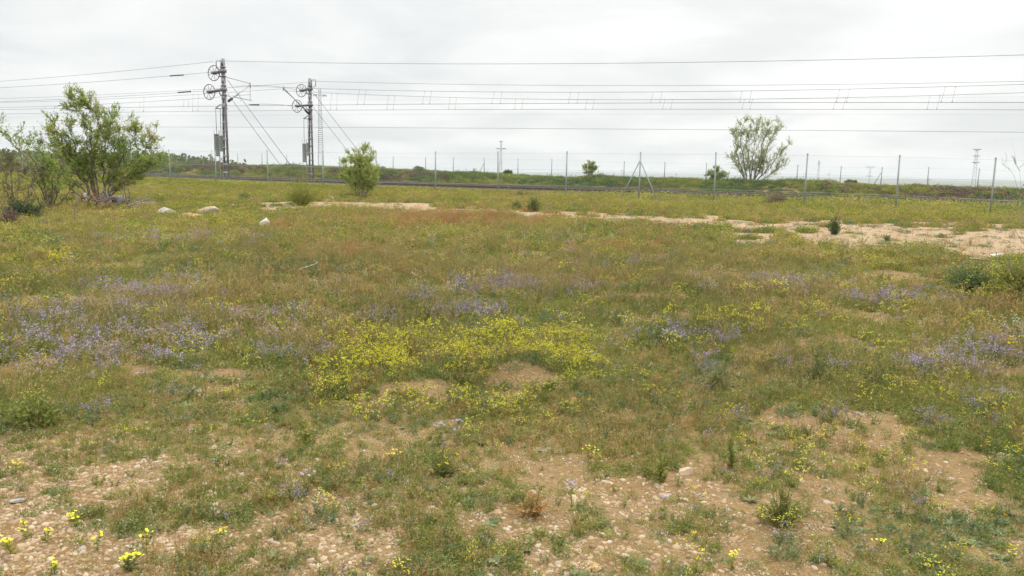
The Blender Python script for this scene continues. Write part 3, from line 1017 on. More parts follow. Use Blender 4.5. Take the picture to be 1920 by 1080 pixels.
layer('meadow_growth', 78000, 13, 58, .9, lambda px, py, d, c, p, x, y, v: .95 * ss(.15, .55, c) * ss(12, 22, d) * (.4 + .6 * patchy(x, y, 1.6, 49, .25, .55)), (.55, 1.15), cg, 'olive and yellow meadow plants between path and fence', .12, ck)
nv = 30000
s_ = RNG.uniform(-80, 30, nv)
v_ = RNG.uniform(27.5, 38.0, nv)
x_, y_ = s_ * TX + v_ * NX, s_ * TY + v_ * NY
kp = RNG.rand(nv) < (.45 + .55 * vn(s_, v_, 1.7, 62)) * ss(27, 30, v_ + 2 * vn(s_, v_, 3, 63)) * (1 - path_mask(x_, y_))
s_, v_, x_, y_ = s_[kp], v_[kp], x_[kp], y_[kp]
kd = np.where(vn(s_, v_, 3.5, 64) + .35 * (RNG.rand(len(s_)) - .5) > .45, RNG.randint(3, 6, len(s_)), RNG.randint(0, 3, len(s_)))
kd = np.where(RNG.rand(len(s_)) < .12, RNG.randint(6, 9, len(s_)), kd)
scatter('verge_growth', np.stack([x_, y_, Z(x_, y_)], 1), rots(len(s_), .12), RNG.uniform(.7, 1.3, len(s_)) * (1 + .75 * ss(-18, -6, s_) * ss(33, 35, v_)), kd, cg, 'taller yellow green weeds along the foot of the near fence')
# bank beyond the tracks
bk = [(clump(rr(130 + i), 80, .38, .45, .0, 2, .022, .11), [MT['herb'], MT['mustard']]) for i in range(3)] + [(clump(rr(134 + i), 80, .36, .5, .5, 2, .022, .11), [G, MT['mustard']]) for i in range(3)] + [(clump(rr(138 + i), 70, .4, .4, .0, 2, .022, .11), [MT['brown'], MT['brown']]) for i in range(1)] + [(clump(rr(140 + i), 90, .42, .6, .0, 2, .03, .13), [MT['bushleaf'], MT['brown']]) for i in range(1)] + [(clump(rr(141 + i), 90, .42, .45, .0, 2, .03, .13), [MT['herb'], MT['brown']]) for i in range(1)]
nb = 36000
s_ = RNG.uniform(-85, 45, nb)
v_ = 47.2 + 13 * RNG.rand(nb) ** 1.3
x_, y_ = s_ * TX + v_ * NX, s_ * TY + v_ * NY
nn = vn(s_, v_, 5.0, 51)
nn2 = vn(s_, v_, 2.2, 52)
kd = np.where(nn + .3 * (RNG.rand(nb) - .5) > .58, RNG.randint(3, 6, nb), np.where(nn2 + .3 * (RNG.rand(nb) - .5) > .38, RNG.randint(7, 9, nb), RNG.randint(0, 3, nb)))
kd = np.where((vn(s_, v_, 3.0, 53) + .5 * (RNG.rand(nb) - .5) > .68) & (v_ < 53), 6, kd)
kd = np.where((v_ > 53) & (RNG.rand(nb) < .6), 0, kd)
sz = RNG.uniform(.35, .85, nb) * np.where(v_ > 53, .65, 1) * (.6 + .8 * vn(s_, v_, 1.8, 65))
scatter('bank_growth', np.stack([x_, y_, Z(x_, y_)], 1), rots(nb, .15), sz, kd, bk, 'weeds and bushes covering the bank beyond the railway')

# pebbles and twigs
pb = [(p_pebble(rr(150 + i)), st_m) for i in range(7)]
def wpeb(px, py, d, c, p, x, y, v):
    g_ = blobs(px, py, [(140, 980, 360, 150, 1), (420, 940, 220, 90, .7), (640, 990, 260, 110, .5), (1000, 1020, 340, 90, .45), (1200, 930, 200, 50, .3)])
    return np.clip(g_ * .9 + .14 * (1 - c) + .03, 0, 1) * (d < 16)
layer('pebbles', 200000, 2.2, 14, 1.7, wpeb, (.009, .048), pb, 'tan and white pebbles lying on the bare soil', .35, sink=.12, low=1)
layer('stones', 3600, 2.2, 34, .9, lambda px, py, d, c, p, x, y, v: np.clip(.10 + .5 * (p > .3) + .35 * blobs(px, py, [(300, 960, 400, 140, 1)]), 0, 1) * ss(1.0, .3, c), (.03, .075), pb, 'larger pale stones scattered on soil and path', .3, sink=.15, low=1)
tw = [(p_twig(rr(160 + i)), MT['straw']) for i in range(4)]
layer('dry_twigs', 1500, 2.2, 14, 1.2, lambda px, py, d, c, p, x, y, v: .35 + 0 * d, (.06, .24), tw, 'dry straw coloured twigs lying on the ground', .1)
# sparse weeds on the sandy track
layer('path_weeds', 14000, 10, 34, .6, lambda px, py, d, c, p, x, y, v: (p > .05) * (.25 + .6 * patchy(x, y, .9, 55, .58, .7)), (.7, 1.6), greys[:3] + herbs[4:6] + dryp[:2], 'low grey green weeds on the sandy track', .1)

# ------------------------------------------------------------------ railway
S0, S1 = -95.0, 60.0


def P_(s, v, z):
    return np.array([s * TX + v * NX, s * TY + v * NY, z])


def profile(sec, name, mat, parent=None, n=60, dz=0.0):
    """sweep the section [(v, height relative to rail top)] along the railway"""
    mb = MB()
    ssn = np.linspace(S0, S1, n)
    rows = [[P_(s, v, float(zrail(s)) + h + dz) for v, h in sec] for s in ssn]
    k = len(sec)
    V = np.array(rows).reshape(-1, 3)
    Q = [(i * k + j, i * k + (j + 1) % k, (i + 1) * k + (j + 1) % k, (i + 1) * k + j) for i in range(n - 1) for j in range(k)]
    mb.add(V, quads=Q)
    mb.add(V[:k], tris=[(0, j, j + 1) for j in range(1, k - 1)])
    return mb.build(name, mat, parent)


tag(profile([(38.3, -.55), (39.1, -.19), (47.3, -.19), (48.1, -.55)], 'ballast_bed', bm_, n=120), kind='structure')
for vc, lab in ((41.0, 'near railway track of brown steel rails on concrete sleepers'), (45.3, 'far railway track of brown steel rails behind the near one')):
    tr = empty('railway_track', Vector(P_(-15, vc, float(zrail(-15)))), lab, 'railway track', 'railway tracks')
    for sgn in (-1, 1):
        a = vc + sgn * .835
        rl = profile([(a - .07, -.17), (a - .07, -.15), (a - .012, -.12), (a - .012, -.05), (a - .036, -.035), (a - .036, -.006), (a + .036, -.006), (a + .036, -.035), (a + .012, -.05), (a + .012, -.12), (a + .07, -.15), (a + .07, -.17)], 'rail', MT['railside'], tr)
        profile([(a - .033, -.0055), (a - .033, 0), (a + .033, 0), (a + .033, -.0055)], 'rail_head', MT['rail'], rl)
    near = vc < 43
    allS = np.arange(-70, 45, .6)
    pick = np.argsort(np.abs(allS + 8))[:100] if near else []
    rest = MB()
    for i, s in enumerate(allS):
        c = P_(s, vc, float(zrail(s)) - .255)
        rot = np.stack([[TX, TY, 0], [NX, NY, 0], [0, 0, 1]], 1)
        if i in pick:
            b = MB(); b.box(c, (.25, 2.6, .16), rot=rot); b.build('sleeper', MT['concrete'], tr)
        else:
            rest.box(c, (.25, 2.6, .16), rot=rot)
    tag(rest.build('sleeper', MT['concrete'], tr), kind='stuff')


def ring(mb, c, r, wr, seg=28, mat=0, sq=1.0):
    """a wheel rim in the along-track vertical plane"""
    a = np.linspace(0, 2 * math.pi, seg + 1)
    pts = np.array([P_(0, 0, 0) + np.array([TX, TY, 0]) * r * math.cos(q) + np.array([0, 0, 1.0]) * r * math.sin(q) for q in a]) + c
    mb.tube(pts, wr, 6, mat, cap=False)


TV = np.array([TX, TY, 0.0])
NV = np.array([NX, NY, 0.0])
UP = np.array([0, 0, 1.0])


def mast(top_px, top_py, base_py, v, label, side, wheels, weights, armside):
    base = on_line(top_px[1], base_py, v)
    top = on_line(top_px[0], top_py, v)
    base = np.array([base[0], base[1], float(Z(base[0], base[1])) - .1])
    h = top[2] - base[2]
    top = base + UP * h
    o = empty('catenary_mast', Vector(base), label, 'mast', 'catenary masts beside the railway')
    S = 1.0
    # two channel legs that spread towards the ground
    def legc(k, t_):
        return base + UP * h * t_ + TV * k * (.20 - .125 * t_)
    for k in (-1, 1):
        mb = MB()
        a, b = legc(k, 0), legc(k, 1)
        mb.bar(a, b, .12, .016)
        for e in (-1, 1):
            mb.bar(a + NV * .062 * e - TV * k * .03, b + NV * .062 * e - TV * k * .03, .012, .065)
        # rotate flange bars: thin plates running up both edges
        mb.build('leg_channel', MT['steel'] if k < 0 else MT['steeldark'], o)  # left leg in the lit tone, right leg's shade put into its darker colour
    for i in range(15):
        t_ = .04 + i * .066
        if t_ > .97: break
        mb = MB()
        a, b = legc(-1, t_), legc(1, t_)
        for e in (-1, 1):
            mb.box((a + b) / 2 + NV * .070 * e, (np.linalg.norm(b - a) + .03, .01, .10 if t_ < .6 else .30), rot=np.stack([TV, NV, UP], 1))
        mb.build('batten_plate', MT['steel'], o)
    mb = MB(); mb.box(base + UP * .1, (.75, .65, .5), rot=np.stack([TV, NV, UP], 1)); mb.build('concrete_footing', MT['concrete'], o)
    # top bracket holding the feeder
    mb = MB()
    c = top - UP * .12
    e = side
    c1 = c - e * TV * .16
    q = [c1, c1 - e * TV * .38, c1 - e * TV * .36 - UP * .42, c1 - e * TV * .02 - UP * .62]
    mb.tube(q + [q[0]], .028, 6)
    mb.build('feeder_bracket', MT['steeldark'], o)
    # balance wheels on arms
    for (wx, wy, att_y) in wheels:
        c = on_line(wx, wy, v)
        att_ = on_line(top_px[0] + (top_px[1] - top_px[0]) * (att_y - top_py) / (base_py - top_py), att_y, v)
        w = MB(); ring(w, c, .455, .028)
        ow = w.build('balance_wheel', MT['steeldark'], o)
        s2 = MB()
        for k in range(8):
            a = k * math.pi / 4 + .2
            s2.bar(c + (TV * math.cos(a) + UP * math.sin(a)) * .06, c + (TV * math.cos(a) + UP * math.sin(a)) * .445, .018, .02)
        s2.build('spokes', MT['steeldark'], ow)
        hb = MB(); hb.tube([c - NV * .16, c + NV * .16], .085, 10)
        hb.build('hub', MT['steeldark'], ow)
        ar = MB()
        for e in (-1, 1):
            ar.bar(c + NV * .13 * e, att_ + NV * .10 * e, .035, .12)
        ar.bar(att_ - UP * .33 + NV * .1, att_ - UP * .33 - TV * .35 * 1.0 + NV * .1, .03, .05)
        ar.bar(att_ - UP * .33 - TV * .35 + NV * .1, att_ - UP * .03 - TV * .5 + NV * .1, .03, .05)
        ar.build('wheel_arm', MT['steeldark'], o)
        cl_ = MB(); cl_.box(att_, (.36, .22, .20), rot=np.stack([TV, NV, UP], 1)); cl_.box(att_ - UP * .33, (.36, .21, .06), rot=np.stack([TV, NV, UP], 1)); cl_.box(att_ + UP * .22, (.34, .20, .05), rot=np.stack([TV, NV, UP], 1))
        cl_.build('clamp', MT['steeldark'], o)
    # counterweights
    for (wx, y0, y1, wpx, wiretop) in weights:
        a, b = on_line(wx, y0, v), on_line(wx, y1, v)
        b = np.array([a[0], a[1], b[2]])
        dist = math.hypot(a[0], a[1])
        r_ = wpx * dist / FPX / 2
        hh = a[2] - b[2]
        w = MB()
        nd = 11
        for k in range(nd):
            z0 = b[2] + hh * k / nd
            w.tube([[a[0], a[1], z0 + .006], [a[0], a[1], z0 + .012], [a[0], a[1], z0 + hh / nd - .012], [a[0], a[1], z0 + hh / nd - .006]], [r_ * .86, r_, r_, r_ * .86], 14)
        ow = w.build('counterweight_stack', MT['cast'], o)
        rd = MB()
        rd.tube([a + UP * .0, [a[0], a[1], on_line(wx, wiretop, v)[2]]], .016, 6)
        rd.build('suspension_rod', MT['wire'], ow)
        gd = MB()
        zb = float(Z(a[0], a[1])) - .05
        for e in (-1, 1):
            gd.tube([a + TV * e * r_ * 1.15 + UP * .3, [a[0] + TV[0] * e * r_ * 1.15, a[1] + TV[1] * e * r_ * 1.15, zb]], .018, 6)
        gd.build('guide_rail', MT['post'], o)
    return o, base, top


mast1, b1, t1 = mast((417.5, 425), 110, 337, 38.0, 'taller grey steel railway mast with two balance wheels on its left', 1,
                     [(401, 137, 133), (392.5, 172.5, 168)], [(406, 251, 293, 9, 205), (414.5, 254, 284, 6.5, 203)], 1)
mast2, b2, t2 = mast((580.5, 584), 147, 339, 48.6, 'shorter grey steel railway mast with arm over its wheels, farther right', -1,
                     [(565, 170, 167), (557, 199, 197)], [(570.5, 269, 304, 6.8, 224), (578, 268, 292, 6.5, 222)], -1)


def multi(name, parts, mat, parent, label=None):
    mb = MB()
    for pts, r_ in parts:
        mb.tube(pts, r_, 6)
    return mb.build(name, mat, parent)


def interp_v(p, q, t_):
    return p + (q - p) * t_


# cantilevers: reach over their own track
def cantilever(m, v0, v1, piv, tip, stay, arm0, arm1, extra):
    a, b = on_line(piv[0], piv[1], v0), on_line(tip[0], tip[1], v1)
    ins = interp_v(a, b, .16)
    ob = multi('cantilever', [([ins, b], .034), ([b + UP * .15, b - UP * .22], .03)], MT['steel'], m)
    k = MB()
    n = 8
    for i in range(n):
        p, q = interp_v(a, ins, i / n), interp_v(a, ins, (i + .6) / n)
        k.tube([p, q], .085 if i % 2 else .05, 8)
    k.build('insulator', MT['insul'], ob)
    if stay:
        multi('stay_wire', [([on_line(stay[0], stay[1], v0), b + UP * .08], .016)], MT['wire'], m)
    if arm0:
        multi('steady_arm', [([on_line(arm0[0], arm0[1], v0 + (v1 - v0) * .35), on_line(arm1[0], arm1[1], v1)], .022)] + [([on_line(*p, v1), on_line(*q, v1)], .013) for p, q in extra], MT['steeldark'], m)


cantilever(mast1, 38.0, 41.0, (428, 190), (469, 159), (425, 145), (440, 182), (472, 188.5), [((469, 162), (469, 187)), ((450, 186), (452, 190))])
cantilever(mast2, 48.6, 45.3, (579.5, 214), (531, 164), None, (575, 207), (536, 171), [((531, 166), (538, 174))])
# pulley brackets above the weights
multi('pulley_bracket', [([on_line(404, 203.5, 38), on_line(412, 196.5, 38), on_line(426, 197, 38)], .03), ([on_line(404, 203.5, 38), on_line(427, 204, 38)], .03)], MT['steeldark'], mast1)
multi('pulley_bracket', [([on_line(569, 222.5, 48.6), on_line(577, 217, 48.6), on_line(586, 218, 48.6)], .03), ([on_line(569, 222.5, 48.6), on_line(586, 223, 48.6)], .03)], MT['steeldark'], mast2)


# guy wires
def guy(a, b, v, label, r_=.014, vend=None):
    p, q = on_line(a[0], a[1], v), on_line(b[0], b[1], v if vend is None else vend)
    mb = MB(); mb.tube([p, q], r_, 5)
    # anchor turnbuckle near the ground
    mb.tube([q + (p - q) * .02, q + (p - q) * .07], r_ * 2.2, 6)
    tag(mb.build('guy_wire', MT['wire'], loc=q), label, 'guy wire', 'guy wires staying the masts')


guy((426, 149), (551, 318), 38.0, 'upper stay wire slanting down right from the taller mast')
guy((427, 176), (552, 345), 38.0, 'lower stay wire slanting down right from the taller mast')
guy((589, 176), (702, 322), 48.6, 'upper stay wire slanting down right from the shorter mast')
guy((587, 201), (697, 340), 48.6, 'lower stay wire slanting down right from the shorter mast')


# overhead wires, each hanging in its own vertical plane along the railway
def smooth_wire(pts, v, r_):
    xs_ = np.array([p[0] for p in pts], float)
    ys_ = np.array([p[1] for p in pts], float)
    deg = min(3, len(pts) - 1)
    P3 = np.array([on_line(a, b, v) for a, b in zip(xs_, ys_)])
    s = P3 @ TV
    z = P3[:, 2]
    cf = np.polyfit(s, z, min(2, deg))
    S_ = np.linspace(s.min(), s.max(), 40)
    zz = np.polyval(cf, S_)
    mb = MB()
    mb.tube([P_(q, v, w) for q, w in zip(S_, zz)], r_, 5)
    return mb, cf, v


WG = 'overhead wires strung along the railway'


def wire(pts, v, r_, label, mat='wire', name='overhead_wire', drops=(), lower=None, ins=()):
    mb, cf, v = smooth_wire(pts, v, r_)
    o = mb.build(name, MT[mat])
    tag(o, label, 'wire', WG)
    for xt, xb in drops:
        def at_px(px, c):
            lo, hi = -120.0, 80.0
            for _ in range(40):
                mid = (lo + hi) / 2
                p = P_(mid, v, float(np.polyval(c, mid)))
                if project(p)[0][0] < px: lo = mid
                else: hi = mid
            return P_(lo, v, float(np.polyval(c, lo)))
        a, b = at_px(xt, cf), at_px(xb, lower)
        d = MB(); d.tube([a, b], .005, 4); d.tube([b, b + (a - b) * .10], .014, 5); d.tube([a, a + (b - a) * .07], .011, 5)
        d.build('dropper', MT['wire'], o)
    for x0, y0, x1, y1 in ins:
        d = MB()
        p, q = on_line(x0, y0, v), on_line(x1, y1, v)
        for k in range(12):
            d.tube([p + (q - p) * k / 12, p + (q - p) * (k + .7) / 12], .05 if k % 2 else .025, 6)
        d.build('insulator', MT['insul'], o)
    return o, cf


W_R = .0095
wire([(418, 114.5), (600, 117.3), (1100, 119), (1500, 113.9), (1920, 103.1), (2100, 97)], 38.0, W_R, 'topmost wire running right from the taller mast top')
wire([(-120, 160), (0, 151.5), (200, 137), (400, 115)], 38.0, W_R, 'topmost wire left of the taller mast')
wire([(-120, 170), (0, 164.6), (200, 151.5), (340, 141), (398, 135)], 38.0, W_R, 'second wire from the top on the left, ending at the upper wheel', ins=[(318, 142.3, 344, 140.6)])
wire([(-120, 194), (0, 190.6), (200, 182), (387, 170.5)], 38.0, W_R, 'wire on the left ending at the lower wheel of the taller mast', ins=[(333, 173.6, 358, 171.6)])
wire([(584, 152.5), (800, 156.5), (1100, 160.3), (1500, 159.6), (1920, 152.6), (2100, 148)], 48.6, W_R, 'wire running right from the top of the shorter mast')
wire([(-120, 188), (0, 183.9), (200, 177), (400, 168), (576, 153)], 48.6, W_R, 'wire running left from the top of the shorter mast')
wire([(440, 163), (500, 160.5), (555, 169)], 48.6, .009, 'short wire meeting the upper wheel of the shorter mast')
wire([(465, 196), (520, 196.2), (549, 199)], 47.5, .013, 'short wire meeting the lower wheel of the shorter mast', ins=[(468, 196.3, 486, 196.6)])
_, cfn = smooth_wire([(-120, 208), (0, 206), (400, 199.6), (600, 196.3), (1100, 193.4), (1500, 192.4), (1920, 192.3), (2100, 192.5)], 41.0, W_R)[:2]
_, cff = smooth_wire([(-120, 216), (0, 214), (400, 209), (600, 205.6), (1100, 205.4), (1500, 205.5), (1920, 206), (2100, 206.3)], 45.3, W_R)[:2]
wire([(-120, 208), (0, 206), (400, 199.6), (600, 196.3), (1100, 193.4), (1500, 192.4), (1920, 192.3), (2100, 192.5)], 41.0, .011, 'contact wire over the near track, hung from droppers')
wire([(-120, 216), (0, 214), (400, 209), (600, 205.6), (1100, 205.4), (1500, 205.5), (1920, 206), (2100, 206.3)], 45.3, .010, 'contact wire over the far track, just below the near one')
wire([(469, 161), (600, 167.3), (850, 171.3), (1100, 172.5), (1500, 169.2), (1920, 158.1), (2100, 152)], 41.0, W_R, 'carrying wire over the near track right of the masts', drops=[(674, 670), (686.5, 682), (797, 792), (809, 805), (927, 922), (941, 938), (1070, 1066), (1085.5, 1082), (1225, 1220), (1241, 1237), (1391, 1387), (1409, 1405), (1575, 1568), (1593, 1587), (1773, 1764), (1792, 1785)], lower=cfn)
wire([(-120, 203), (0, 200.6), (200, 195), (400, 184.5), (469, 161 + 15)], 41.0, W_R, 'carrying wire over the near track left of the masts', drops=[(85, 84), (263, 262), (345, 344), (354, 353)], lower=cfn)
wire([(531, 167), (600, 177.2), (850, 183), (1100, 186.4), (1500, 183.3), (1920, 173.7), (2100, 168)], 45.3, W_R, 'carrying wire over the far track right of the masts', drops=[(622, 619), (633, 631), (728, 725.5), (740.5, 737), (844, 841), (856, 853), (967, 965), (981, 978), (1101, 1097), (1114, 1111), (1247, 1242), (1261, 1257), (1396, 1391), (1411, 1406), (1569, 1562), (1586, 1579.5), (1744, 1738), (1763, 1756)], lower=cff)
wire([(-120, 195), (0, 191), (200, 186), (400, 177), (531, 165)], 45.3, W_R, 'carrying wire over the far track left of the masts', drops=[(120, 119), (270, 269), (362, 361), (372, 371)], lower=cff)
wire([(600, 187), (1100, 187.5), (1500, 184.5), (1920, 181.5), (2100, 180)], 52.0, .006, 'faint thin wire behind the two carrying wires', 'thinwire')
wire([(-120, 222), (0, 221), (400, 217), (600, 212.4), (1100, 215), (1500, 216.6), (1920, 214.7), (2100, 214)], 52.0, .0065, 'faint thin wire just below the contact wires', 'thinwire')
wire([(-120, 239), (0, 238), (400, 235.6), (600, 238.4), (1100, 244.7), (1500, 247), (1920, 247.3), (2100, 247)], 48.6, W_R, 'lowest overhead wire crossing the whole view', 'wire')

# ------------------------------------------------------------------ fences
def fence(name, label, v, posts, topfun, ztop_below, hgt, braced, mesh, s_range, rpost, group='chain link fences along the railway'):
    xs_ = [on_line(px, py, v) for px, py in posts]
    ctr = xs_[len(xs_) // 2]
    o = empty(name, Vector((ctr[0], ctr[1], float(Z(ctr[0], ctr[1])))), label, 'fence', group)
    S_, ZT = [], []
    for (px, py), p in zip(posts, xs_):
        zb = float(Z(p[0], p[1]))
        mb = MB()
        lean = np.array([RNG.normal() * .012, RNG.normal() * .012, 0])
        mb.tube([[p[0], p[1], zb - .1], np.array([p[0], p[1], p[2]]) + lean], rpost, 8)
        mb.tube([np.array([p[0], p[1], p[2] - .01]) + lean, np.array([p[0], p[1], p[2] + .025]) + lean], rpost * 1.15, 8)
        q = mb.build('post', MT['post'], o)
        if px in braced:
            for e in braced[px]:
                br = MB()
                f = p + TV * e * 1.0 * (p[2] - zb) * .42
                f = np.array([f[0], f[1], float(Z(f[0], f[1])) - .05])
                br.tube([[p[0], p[1], p[2] - .3], f], rpost * .8, 8)
                br.build('brace', MT['post'], o)
        S_.append(float(p @ TV)); ZT.append(p[2])
    S_, ZT = np.array(S_), np.array(ZT)
    sg = np.linspace(s_range[0], s_range[1], 80)
    zt = np.interp(sg, S_, ZT)
    for k, off in enumerate((-.05, -.75, -1.4)):
        mb = MB()
        mb.tube([P_(a, v - rpost, b + off) for a, b in zip(sg, zt)], .0035, 4)
        mb.build('line_wire', MT['thinwire'], o)
    if mesh:
        st_ = .06
        a = np.arange(s_range[0], s_range[1], st_)
        ZTa = np.interp(a, S_, ZT) - .05
        Pb = np.stack([a * TX + v * NX, a * TY + v * NY], 1)
        zb = Z(Pb[:, 0], Pb[:, 1]) + .02
        w = .0006
        m_ = MB()
        for e in (-1, 1):
            hh = ZTa - zb
            a2 = a + e * hh
            lo = np.stack([a * TX + (v - rpost) * NX, a * TY + (v - rpost) * NY, zb], 1)
            hi = np.stack([a2 * TX + (v - rpost) * NX, a2 * TY + (v - rpost) * NY, ZTa], 1)
            dd_ = TV * w
            V = np.concatenate([lo - dd_, lo + dd_, hi + dd_, hi - dd_, lo - NV * w * 2, hi - NV * w * 2])
            n = len(a)
            i = np.arange(n)
            m_.add(V, quads=np.concatenate([np.stack([i, i + n, i + 2 * n, i + 3 * n], 1), np.stack([i, i + 4 * n, i + 5 * n, i + 3 * n], 1), np.stack([i + n, i + 4 * n, i + 5 * n, i + 2 * n], 1)]))
        m_.build('wire_mesh', MT['thinwire'], o)
    return o


fence('chain_link_fence', 'nearer fence of tall grey steel posts in front of the railway', 31.6,
      [(-90, 273), (40, 276), (135, 278), (228, 279), (317, 281), (403, 282), (501, 283), (605, 284), (705, 285), (817, 285), (935, 285), (1063, 285), (1201, 286.5), (1343, 287), (1514, 289), (1688, 292), (1867, 297), (2070, 303)],
      None, 0, 2, {1201: (-1, 1)}, True, (-45, 12), .030)
fence('chain_link_fence', 'farther fence of thinner posts on top of the bank behind the railway', 55.5,
      [(245, 285), (300, 287), (349, 288), (396, 281), (445.5, 288), (491, 288), (537.5, 291), (586, 293), (636, 294), (686, 294), (737, 294.5), (798, 295.5), (850, 296), (908.5, 297), (971.5, 298), (1034.5, 299), (1102, 300.5), (1171, 303), (1247, 304.5), (1325, 306), (1410, 308), (1496, 310), (1577, 312.5), (1654, 314), (1742, 314), (1836, 317), (1935, 320), (2040, 323)],
      None, 0, 2, {396: (-1,), 908.5: (-1, ), 1654: (-1, )}, False, (-62, 22), .032)


# ------------------------------------------------------------------ pylons far away
def far_ground(px, dist):
    d = ray(px, 330)
    d = d / math.hypot(d[0], d[1])
    return np.array([d[0] * dist, d[1] * dist, float(Z(d[0] * dist, d[1] * dist))]), np.array([-d[1], d[0], 0]) * -1


def height_at(px, py, dist):
    d = ray(px, py)
    return CAM[2] + d[2] / math.hypot(d[0], d[1]) * dist


def lattice(px_top, py_top, px_base, dist, w0, w1, arms, label, nlev=14, ladder=False, thick=.05, rw=None):
    p, side = far_ground(px_base, dist)
    zt = height_at(px_top, py_top, dist)
    p = p - UP * .3
    h = zt - p[2]
    fwd = np.cross(UP, side)
    o = empty('power_pylon' if not ladder else 'signal_mast', Vector(p), label, 'pylon')
    top_off = side * ((px_top - px_base) / FPX * dist + 0) * 0
    mb = MB()
    def cor(t_, a, b):
        w = (w0 + (w1 - w0) * t_) / 2
        return p + UP * h * t_ + side * a * w + fwd * b * w + top_off * t_
    for a in (-1, 1):
        for b in (-1, 1):
            mb.bar(cor(0, a, b), cor(1, a, b), thick, thick)
    mb.build('leg_frame', MT['steel'], o)
    br = MB()
    for i in range(nlev):
        t0, t1_ = i / nlev, (i + 1) / nlev
        for b in (-1, 1):
            if ladder:
                br.bar(cor(t0, -1, b), cor(t0, 1, b), thick, thick)
            else:
                br.bar(cor(t0, -1, b), cor(t1_, 1, b), thick * .6, thick * .6)
                br.bar(cor(t0, 1, b), cor(t1_, -1, b), thick * .6, thick * .6)
    br.build('bracing', MT['steel'], o)
    for (t_, half) in arms:
        am = MB()
        c = p + UP * h * t_
        am.bar(c - side * half, c + side * half, thick * 1.6, thick * 2)
        am.bar(c - side * half, c + UP * h * -.03, thick, thick)
        am.bar(c + side * half, c + UP * h * -.03, thick, thick)
        oa = am.build('crossarm', MT['steel'], o)
        if half > .6:
            for e in (-1, 0.6, 1, -.6):
                ii_ = MB(); ii_.tube([c + side * half * e, c + side * half * e - UP * .18], [.03, .04], 6); ii_.build('insulator', MT['insul'], oa)
    return o


lattice(602.5, 167, 602, 92, .62, .22, [(.93, .68)], 'tall ladder like lattice mast behind the shorter railway mast', 40, True, .035)
lattice(938.5, 264, 938.5, 150, .48, .25, [(.83, .9), (.99, .35)], 'slim lattice power pole with two crossarms right of the braced fence post', 20, False, .045)
lattice(1831, 279, 1827, 135, .60, .24, [(.99, .52), (.86, .46), (.73, .5)], 'large lattice power pole with three short crossarms at far right', 12, False, .04)
lattice(1632, 312, 1630.5, 260, .4, .25, [(.99, 1.2), (.80, .8)], 'small distant power pole with wide top crossarm near the right', 12, False, .05)
lattice(1535, 300, 1534, 300, .9, .4, [(.95, .4)], 'pale thin distant pole without crossarms', 14, False, .09)
for (px, py, dist, lab) in ((1554, 325, 240, 'tiny distant pole left of the farther braced post'), (1166, 318, 230, 'tiny distant pole left of the braced near post'), (1743, 335, 180, 'short stub post on the bank at right'), (1268, 325, 240, 'tiny distant pole right of the braced near post')):
    p, side = far_ground(px, dist)
    zt = height_at(px, py, dist)
    mb = MB(); mb.tube([p - UP, [p[0], p[1], zt]], .07, 6); mb.bar(np.array([p[0], p[1], zt - .2]) - side * .5, np.array([p[0], p[1], zt - .2]) + side * .5, .08, .08)
    tag(mb.build('utility_pole', MT['steel'], loc=p), lab, 'pole')

# ------------------------------------------------------------------ trees and bushes
def spline(pts, n=12):
    pts = np.asarray(pts, float)
    t_ = np.linspace(0, len(pts) - 1, n)
    out = np.stack([np.interp(t_, np.arange(len(pts)), pts[:, k]) for k in range(3)], 1)
    sm = out.copy()
    sm[1:-1] = (out[:-2] + 2 * out[1:-1] + out[2:]) / 4
    return sm


